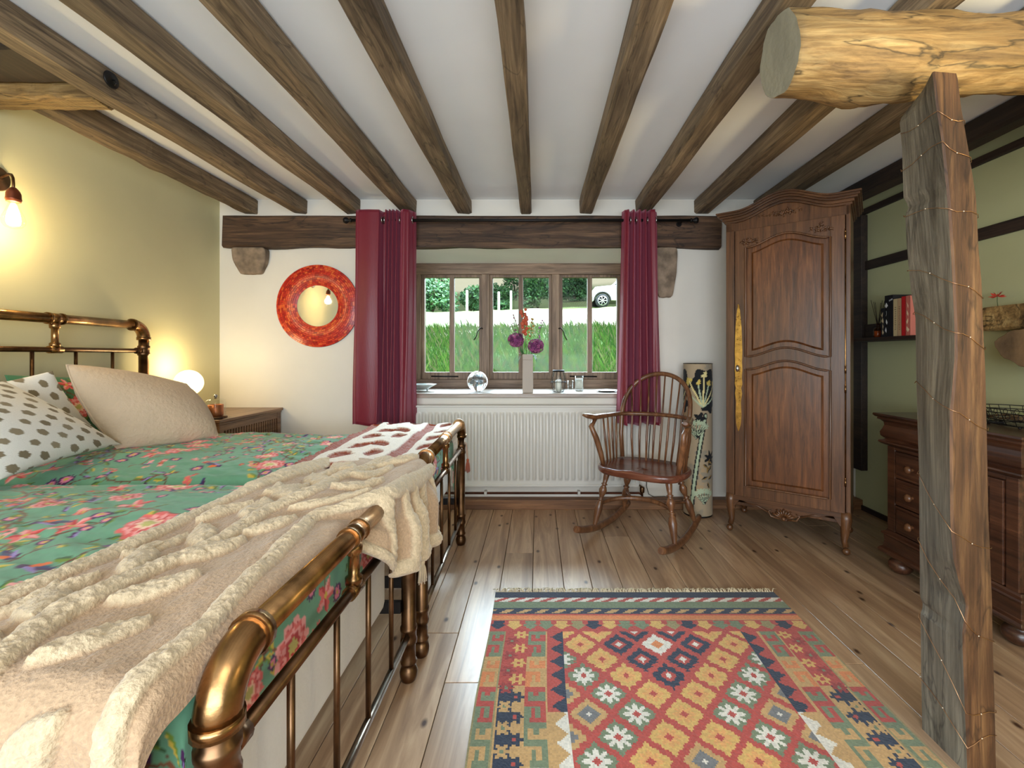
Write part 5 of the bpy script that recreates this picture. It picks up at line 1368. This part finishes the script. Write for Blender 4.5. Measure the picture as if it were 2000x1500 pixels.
# fireplace lintel and log stub on the right wall, red flower
rough_beam('mantel_beam', 2.30, XR-.001, 1.2, 2.36, 1.27, 1.39, W_LOG, 'short brown oak mantel beam on the right wall behind the post', 63, .006)
def stub():
    t = MB(); R = random.Random(5); n = 26; vs = []
    for i, x in enumerate((2.17, 2.172, 2.25, 2.33, XR)):
        for k in range(n):
            a = 2*pi*k/n; rr = (.098+.010*sin(3*a+1)+.005*sin(7*a))*(.985 if i == 0 else 1)*(1+.01*i)
            vs.append((x, 2.04+rr*1.12*cos(a), min(1.183+rr*.86*sin(a), 1.262)))
    t.add(vs, [(i*n+k, i*n+(k+1)%n, (i+1)*n+(k+1)%n, (i+1)*n+k) for i in range(4) for k in range(n)], True)
    t.f.append(tuple(range(n))); t.m.append(1); t.sm.append(False)
    tag(t.build('log_stub', [plain('stub_bark', lin(120,86,56), .9, bump=.6, bscale=30, var=.4, vscale=12), plain('stub_end', lin(122,96,66), .8, bump=.6, bscale=16, var=.4, vscale=8)]), 'rounded sawn log stub under the mantel beam, above the wire tray', 'log')
stub()
t = thing('red_flower', 'small red flower spray standing on the mantel beam behind the post', 'flower', (2.352, 2.325, 1.388)); m = MB(); R = random.Random(4)
MB().tube([(0,0,.0),(.0,.004,.03),(-.004,0,.06)], .0016, 5).build('stem', plain('flower_stem', lin(80,90,50), .6), t)
for k in range(14):
    a = R.uniform(0,6.28); d = Vector((cos(a)*.6, sin(a), R.uniform(-.2,1.2))).normalized(); p = Vector((-.004,0,.055)); s = d.orthogonal().normalized()*.007
    m.add([p, p+d*.018+s, p+d*.036, p+d*.018-s], [(0,1,2,3)])
m.build('petals', plain('red_petal', lin(206,70,52), .6), t)

# ------------------------------------------------------------------ kilim rug
def rug():
    U0, V0, Wd, L = -.202, 2.185, 1.335, 1.98; n = .0058
    nu, nv = int(Wd/n), int(L/n); c = Canvas(Wd, L, n/2, (176,62,48)); X, Y = c.X, c.Y
    RED_, NAV, GRN_, YLW, TAN, WHT, ORG, GRY, OLV = (178,60,46), (36,46,66), (112,124,92), (206,160,76), (190,146,84), (214,204,188), (210,120,54), (112,110,110), (146,132,84)
    def put(mask, col): c.a[mask] = np.array(lin(col))
    for Ys, flip in ((Y, 0), (L-Y, 1)):
        put(Ys < .055, NAV)
        b = (Ys >= .055) & (Ys < .086); put(b, RED_); put(b & (((X*1+ (Ys-.055)*1.6) % .072) < .038), WHT)
        put((Ys >= .086) & (Ys < .138), GRN_)
        b = (Ys >= .138) & (Ys < .187); put(b, NAV); put(b & (((X+(Ys-.138)*1.3) % .078) < .036) & (np.abs(Ys-.1625) < .017), TAN)
        put((Ys >= .187) & (Ys < .196), RED_); put((Ys >= .196) & (Ys < .224), ORG); put((Ys >= .224) & (Ys < .232), TAN)
        b = (Ys >= .232) & (Ys < .315); put(b, RED_)
        k = np.floor(X/.0668).astype(int); u = X/.0668-k-.5; v = (Ys-.270)/.040
        m = b & ((np.abs(u)*1.5+np.abs(v) < .75) | ((np.abs(u) < .34) & (v < -.35) & (v > -.75)))
        for i, col in enumerate([NAV, YLW, GRN_, GRN_, YLW, OLV]): put(m & ((k % 6) == i), col)
    # side borders
    BW = .300; field = (Y >= .315) & (Y <= L-.315)
    for side in (0, 1):
        Xs = X if side == 0 else Wd-X; bd = field & (Xs < BW)
        put(bd & (Xs < .068), OLV); put(bd & (Xs >= .068) & (Xs < .16), TAN); put(bd & (Xs >= .16) & (Xs < .232), TAN); put(bd & (Xs >= .232) & (Xs < .252), TAN)
        Yb = Y-.315; seg = np.floor(Yb/.155).astype(int)
        # key columns
        for xa, xb in ((.004, .066), (.162, .230)):
            inn = bd & (Xs >= xa) & (Xs < xb); v = (Yb % .155)/.155; u = (Xs-xa)/(xb-xa)
            cols = [(GRN_, RED_), (TAN, ORG), (RED_, GRN_), (GRN_, TAN), (WHT, TAN), (WHT, ORG), (GRN_, TAN), (RED_, OLV), (TAN, GRN_)]
            key = ((v < .14) | ((u < .2) & (v < .5)) | ((v > .40) & (v < .54) & (u > .0) & (u < 1)) | ((u > .8) & (v > .40) & (v < .95)) | ((v > .86) & (v < 1) & (u > .25)) | ((np.abs(u-.55) < .12) & (v > .14) & (v < .28)) | ((np.abs(u-.42) < .12) & (v > .62) & (v < .86)))
            for i, (a, b2) in enumerate(cols): put(inn & (seg % 9 == i), b2); put(inn & (seg % 9 == i) & key, a)
        # flower column
        fl = bd & (Xs >= .068) & (Xs < .160); band = (Yb < .30) | (Yb > 1.05); put(fl & band, RED_); put(fl & ~band & (Xs > .075) & (Xs < .12), NAV)
        for j in range(int((L-.63)/.042)):
            cy = .315+.021+.042*j; cx = .098 if j % 2 else .132; du, dv = (Xs-cx), (Y-cy)
            th = np.arctan2(dv, du); r = np.hypot(du, dv); pet = r < .022*(1+.28*np.cos(6*th))
            bnd = (j*.042 < .30) or (j*.042 > 1.05)
            put(fl & pet, (YLW if j % 2 else RED_) if bnd and j % 2 == 0 or (bnd and j % 2) else (NAV if j % 2 == 0 else TAN))
            if bnd: put(fl & pet, YLW if j % 2 == 0 else (150,44,40))
            put(fl & (r < .007), RED_ if j % 2 == 0 else GRN_)
        # triangles
        z = bd & (Xs >= .240) & (Xs < BW); tri = np.abs(((Yb % .072)/.072)-.5)*2; edge = .262+.034*(1-tri)
        put(z, RED_); put(z & (Xs > .250-.0) & (Xs > .296-.038*(1-tri)), WHT)
        nb = (Yb < .42); put(z & nb & (Xs > .296-.045*(1-tri)), NAV); put(z & ~nb & (Xs <= .296-.038*(1-tri)), TAN)
    # diamonds
    fx = field & (X >= BW) & (X <= Wd-BW); put(fx, RED_)
    sx, sy, xc, yc0 = .0755, .086, Wd/2, .400
    T = {(0,0):'W',(0,2):'N',(0,4):'Y',(1,1):'N',(1,3):'Y',(1,5):'G',(2,0):'N',(2,2):'Y',(2,4):'G',(3,1):'Y',(3,3):'G',(3,5):'B',(4,0):'Y',(4,2):'G',(4,4):'B',(5,1):'Y',(5,3):'G',(5,5):'B',(6,0):'B',(6,2):'Y',(6,4):'G'}
    K = int((L-.63)/sy)
    for k in range(-1, K+1):
        for a in range(-5, 6):
            if (k+a) % 2: continue
            cx, cy = xc+a*sx, yc0+k*sy; kk = k if k <= 6 else 12-k
            if kk < -1: kk = abs(kk) % 7
            ty = T.get((max(0,kk) if kk >= 0 else 0, abs(a)), 'N' if kk < 0 and abs(a) < 3 else 'Y')
            if k == -1: ty = 'N' if abs(a) == 1 else 'Y'
            du = np.round((X-cx)/n)*n; dv = np.round((Y-cy)/n)*n
            r = np.abs(du)/.066+np.abs(dv)/.068; jag = ((np.floor(np.abs(Y-cy)/.0116) % 2)*.16)
            sel = fx & (r < .92+jag*.6)
            th = np.arctan2(dv, du); rr = np.hypot(du, dv)
            if ty == 'Y': put(sel, YLW); put(sel & (rr < .030*(1+.3*np.cos(8*th))), (214,150,74)); put(sel & (r < .20), RED_)
            if ty == 'N': put(sel, NAV); put(sel & (r < .48), RED_); put(sel & (r < .18), WHT)
            if ty == 'W': put(sel, WHT); put(sel & (r < .36), ORG)
            if ty == 'G': put(sel, GRN_); put(sel & (rr < .033*(1+.35*np.cos(8*th))), WHT); put(sel & (r < .2), RED_)
            if ty == 'B': put(sel, TAN); put(sel & (r < .55), GRY); put(sel & (r < .15), WHT)
    iu = (np.arange(nu)+.5)*n; iv = (np.arange(nv)+.5)*n; UU, VV = np.meshgrid(iu, iv, indexing='ij')
    fc = c.sample(UU, VV); fc = fc*.86+fc.mean(-1, keepdims=True)*.11; rs = np.random.RandomState(2); fc = fc*(1+(rs.rand(nu, nv, 1)-.5)*.26)*(1+(fbm(UU*5, VV*9, 4)[...,None]-.45)*.35)
    gu = np.arange(nu+1)*n; gv = np.arange(nv+1)*n; GU, GV = np.meshgrid(gu, gv, indexing='ij')
    Z = .0055+.0016*fbm(GU*4, GV*3, 9)+rs.rand(nu+1, nv+1)*.0009
    t = thing('kilim_rug', 'red, gold and navy diamond-patterned kilim rug on the floorboards', 'rug', (U0+Wd/2, V0-L/2, 0)); o = np.array(t.location)
    edge = .004*np.sin(GV*7)
    P = np.stack([U0+GU+edge, V0-GV, Z], -1)-o
    gridmesh('woven_field', P, attrmat('kilim_wool', .95, .5, 420, .25, .1, .16), t, facecol=fc, smooth=False)
    m = MB(); h = .0045; m.box(U0+.006, U0+Wd-.006, V0-L, V0, .0005, h); o3 = Vector(t.location); m.v = [tuple(Vector(p)-o3) for p in m.v]; m.build('underside', plain('kilim_back', lin(70,46,40), .95), t)
    R = random.Random(3); m = MB()
    for s, y in ((1, V0), ):
        for k in range(230):
            x = U0+.008+(Wd-.016)*k/229; a = R.uniform(-.9,.9); Lf = R.uniform(.022,.046)
            m.tube([(x-o[0], y-.002-o[1], .006), (x+sin(a)*Lf*.5-o[0], y+Lf*.5*s-o[1], .010+R.uniform(0,.006)), (x+sin(a*1.5)*Lf-o[0], y+Lf*s*R.uniform(.7,1)-o[1], .003)], [.0022,.0026,.0012], 5)
    tag(m.build('fringe', plain('cotton_fringe', lin(206,190,160), .95), t), kind='stuff')
rug()

# ------------------------------------------------------------------ outside
def elev(d): return np.interp(d, [4.1,5,7,8.2,10,14,18,24,35,60,120,200], [.62,.86,1.30,1.50,1.80,2.42,2.95,3.60,5.9,13,34,62])
def outside():
    n1, n2 = 190, 150
    dd = 4.2*(46**np.linspace(0,1,n1)); aa = np.linspace(-.55,.50,n2); D, A = np.meshgrid(dd, aa, indexing='ij'); X = A*D; Z = elev(D)
    Z = Z+(fbm(X*.8+9, D*.8, 3)-.45)*.10*np.clip(D/8,0,2.2)+.004*X*D*.35
    g1, g2, st, dry = [np.array(lin(c)) for c in ((66,104,42),(94,128,56),(132,118,100),(104,106,72))]
    k = fbm(X*2.2, D*2.2, 7)[...,None]; col = g1*(1-k)+g2*k
    def blend(m, c): nonlocal col; m = np.clip(m,0,1)[...,None]; col = col*(1-m)+c*m
    nz = (fbm(X*1.4, D*1.1, 17)-.45)*2.2
    blend(sstep(7.4,8.4,D+nz*.5)*.75, dry)
    pc = 9.4+.9*X*.5+.22*X*X*(X>0)       # track centre distance
    blend(1-sstep(.9,1.3,np.abs(D-pc)+nz*.25), st)
    blend((1-sstep(1.2,1.9,np.abs(X-.1-.05*(D-10))))*sstep(9,10,D)*(1-sstep(17,19,D)), st)
    blend(sstep(15.5,16.5,D)*(1-sstep(20,21,D))*(X>-.5)*.9, st)
    blend(sstep(36,40,D), np.array(lin(196,178,146)))
    o = gridmesh('ground', np.stack([X, D, Z], -1), attrmat('meadow_ground', .95, .8, 26, 0, .1, .3), None, col=col); tag(o, kind='structure')
    def gz(x, d): return float(elev(d))+.004*x*d*.35
    # grass blades
    R = random.Random(1); v = []; f = []; rs = np.random.RandomState(4); cols = []
    for k in range(26000):
        d = 4.5+5.3*R.random()**1.5; x = d*R.uniform(-.30,.26); z = gz(x,d)-.04; h = R.uniform(.05,.17)*(1.5 if R.random() < .1 else 1); w_ = .006*d/6; a = R.uniform(-.5,.5); b = len(v)
        v += [(x-w_,d,z),(x+w_,d,z),(x+w_*.6+a*h*.4,d-.01,z+h*.6),(x+a*h,d-.02,z+h)]; f += [(b,b+1,b+2),(b,b+2,b+3)]
        c = R.choice([(68,110,44),(90,132,54),(54,94,38),(114,142,66),(130,126,92)]); cols += [lin(c)]*4
    me = bpy.data.meshes.new('meadow_grass'); me.from_pydata(v, [], f); mt = attrmat('grass_blade', .7, 0, 50, 0, .3, .05); me.materials.append(mt)
    at = me.color_attributes.new('Col','FLOAT_COLOR','POINT'); at.data.foreach_set('color', np.concatenate([np.array(cols), np.ones((len(cols),1))],1).astype(np.float32).ravel())
    o = bpy.data.objects.new('meadow_grass', me); C.objects.link(o); tag(o, 'bright green meadow grass growing outside below the window', 'grass', kind='stuff')
    # bushes and trees
    LM = [plain('foliage_dark', lin(52,92,52), .7, var=.4, vscale=1.5), plain('foliage_mid', lin(78,124,66), .7, var=.4, vscale=1.5)]
    BARK = plain('bark', lin(90,76,62), .9)
    def bush(name, px, d, wpx, y0, y1, label, seed, cat='bush', dense=1.0):
        """px/wpx/y0/y1: where it stands in the view, turned into metres at its distance"""
        R = random.Random(seed); x = (px-1050)*d/F; w_ = wpx*d/F/2; zb = gz(x,d); zt = CH+(695-y0)*d/F; h = zt-zb
        t = thing(name, label, cat, (x, d, zb), 0, None); m = MB(); n = int(2300*dense)
        cl = [(R.uniform(-.7,.7)*w_, R.uniform(-.5,.5)*w_, h*R.uniform(.12,.8), R.uniform(.4,.65)) for _ in range(16)]
        for k in range(n):
            c = R.choice(cl); q = Vector((R.gauss(0,1),R.gauss(0,1),R.gauss(0,1))).normalized()*R.uniform(.6,1)
            p = Vector((c[0]+q.x*w_*c[3], c[1]+q.y*w_*c[3], max(.03, c[2]+q.z*h*.38*c[3]*1.3))); p.z = min(p.z, h)
            s = R.uniform(.05,.11)*d/24; u = Vector((R.gauss(0,1),R.gauss(0,1),R.gauss(0,1))).normalized(); v2 = u.orthogonal().normalized(); m.cur = R.choice([0,1])
            m.add([p-u*s, p+v2*s*.6, p+u*s, p-v2*s*.6], [(0,1,2,3)])
        m.cur = 0; m.build('foliage', LM, t)
        m = MB()
        for k in range(5): a = R.uniform(0,6.28); m.tube([(0,0,-.05),(cos(a)*w_*.25,sin(a)*w_*.25,h*.4),(cos(a)*w_*.5,sin(a)*w_*.4,h*.75)], [.03*d/24,.02*d/24,.008*d/24], 6)
        m.build('trunk', BARK, t)
    bush('hedge_bush', 845, 22, 84, 530, 600, 'large dark bush filling the left window light outside', 1, dense=1.6)
    bush('hedge_bush', 920, 23, 40, 552, 592, 'small round bush beside a white fence post outside the left window light', 2)
    bush('hedge_bush', 975, 24, 50, 555, 592, 'low bush outside at the left of the middle window light', 3)
    bush('hedge_bush', 1050, 24, 66, 532, 588, 'broad bush outside behind the right pane of the middle light', 4, dense=1.3)
    bush('hedge_bush', 1122, 27.5, 58, 530, 598, 'grey-green bush outside left of the parked car', 5, dense=1.5)
    bush('tree', 1008, 30, 46, 500, 570, 'thin-stemmed tree outside behind the middle window light', 6, 'tree', .5)
    FP = plain('pale_fence_post', lin(206,202,190), .8)
    for px, d, y0, lb in ((912,20,567,'pale wooden fence post beside the small round bush outside'),(974,20,570,'pale wooden fence post outside in the left pane of the middle light'),(998,21,568,'thin fence post outside near the centre bar of the middle light')):
        x = (px-1050)*d/F; zb = gz(x,d)-.1; zt = CH+(695-y0)*d/F; m = MB(); m.box(-.05,.05,-.05,.05,0,zt-zb); o = m.build('fence_post', FP, bevel=.01); o.location = (x,d,zb); tag(o, lb, 'post', 'fence posts outside')
    # car
    d = 23.0; x0 = (1155-1050)*d/F; zb = CH+(695-604.5)*d/F
    t = thing('car', 'white car parked up the slope outside the right window light', 'car', (x0+1.9, d, zb)); WC = plain('white_car_paint', lin(222,218,212), .3, coat=.5)
    side = [(-1.92,.42),(-1.98,.62),(-1.95,.85),(-1.80,1.02),(-1.0,1.10),(-.55,1.55),(-.2,1.66),(1.2,1.66),(1.75,1.52),(2.0,1.05),(2.02,.45),(1.75,.34)]
    def wheel_arch(cx, r): return [(cx+r*cos(a), .36+r*sin(a)) for a in [pi*i/10 for i in range(11)]]
    WXc = (-1.46, 1.35)
    outl = side[:-1]+[(2.0,.34)]+wheel_arch(WXc[1], .40)+wheel_arch(WXc[0], .40)+[(-1.9,.34)]
    m = MB(); m.prism(outl, -.85, .85, 'y'); m.build('body', WC, t, bevel=.03)
    DG = plain('dark_car_glass', lin(30,36,40), .1)
    for a in ([(-.86,1.12),(-.46,1.50),(.25,1.58),(.25,1.12)],[(.33,1.12),(.33,1.58),(1.15,1.58),(1.62,1.40),(1.72,1.12)]): MB().prism(a, -.862, -.845, 'y').build('side_window', DG, t)
    TY = plain('tyre_rubber', lin(40,40,42), .8); AL = plain('alloy_rim', lin(206,206,206), .3, .7)
    for cx in WXc:
        for sy in (-.80, .80):
            Mx = Matrix.Rotation(pi/2, 4, 'X'); m = MB(); m.lathe([(.20,-.10),(.30,-.11),(.335,-.09),(.34,0),(.335,.09),(.30,.11),(.20,.10)], (cx, sy, .34), 32, Mx, caps=False); wh = m.build('wheel', TY, t)
            r = MB(); f = -1 if sy < 0 else 1; r.lathe([(.205,-.04),(.23,-.04),(.235,.04),(.205,.04)], (cx, sy+f*.07, .34), 32, Mx, caps=False)
            for k in range(7): a = 2*pi*k/7; r.tube([(cx+.03*cos(a), sy+f*.10, .34+.03*sin(a)), (cx+.21*cos(a), sy+f*.09, .34+.21*sin(a))], .022, 6)
            r.ball((cx, sy+f*.10, .34), .05, 10); r.build('rim', AL, wh)
            MB().lathe([(.0001,0),(.2,0)], (cx, sy+f*.03, .34), 24, Mx, caps=False).build('brake_disc', TY, wh)
    m = MB(); m.prism(wheel_arch(WXc[0], .43)+wheel_arch(WXc[0], .385)[::-1], -.875, -.84, 'y'); m.build('wheel_arch_trim', TY, t)
outside()
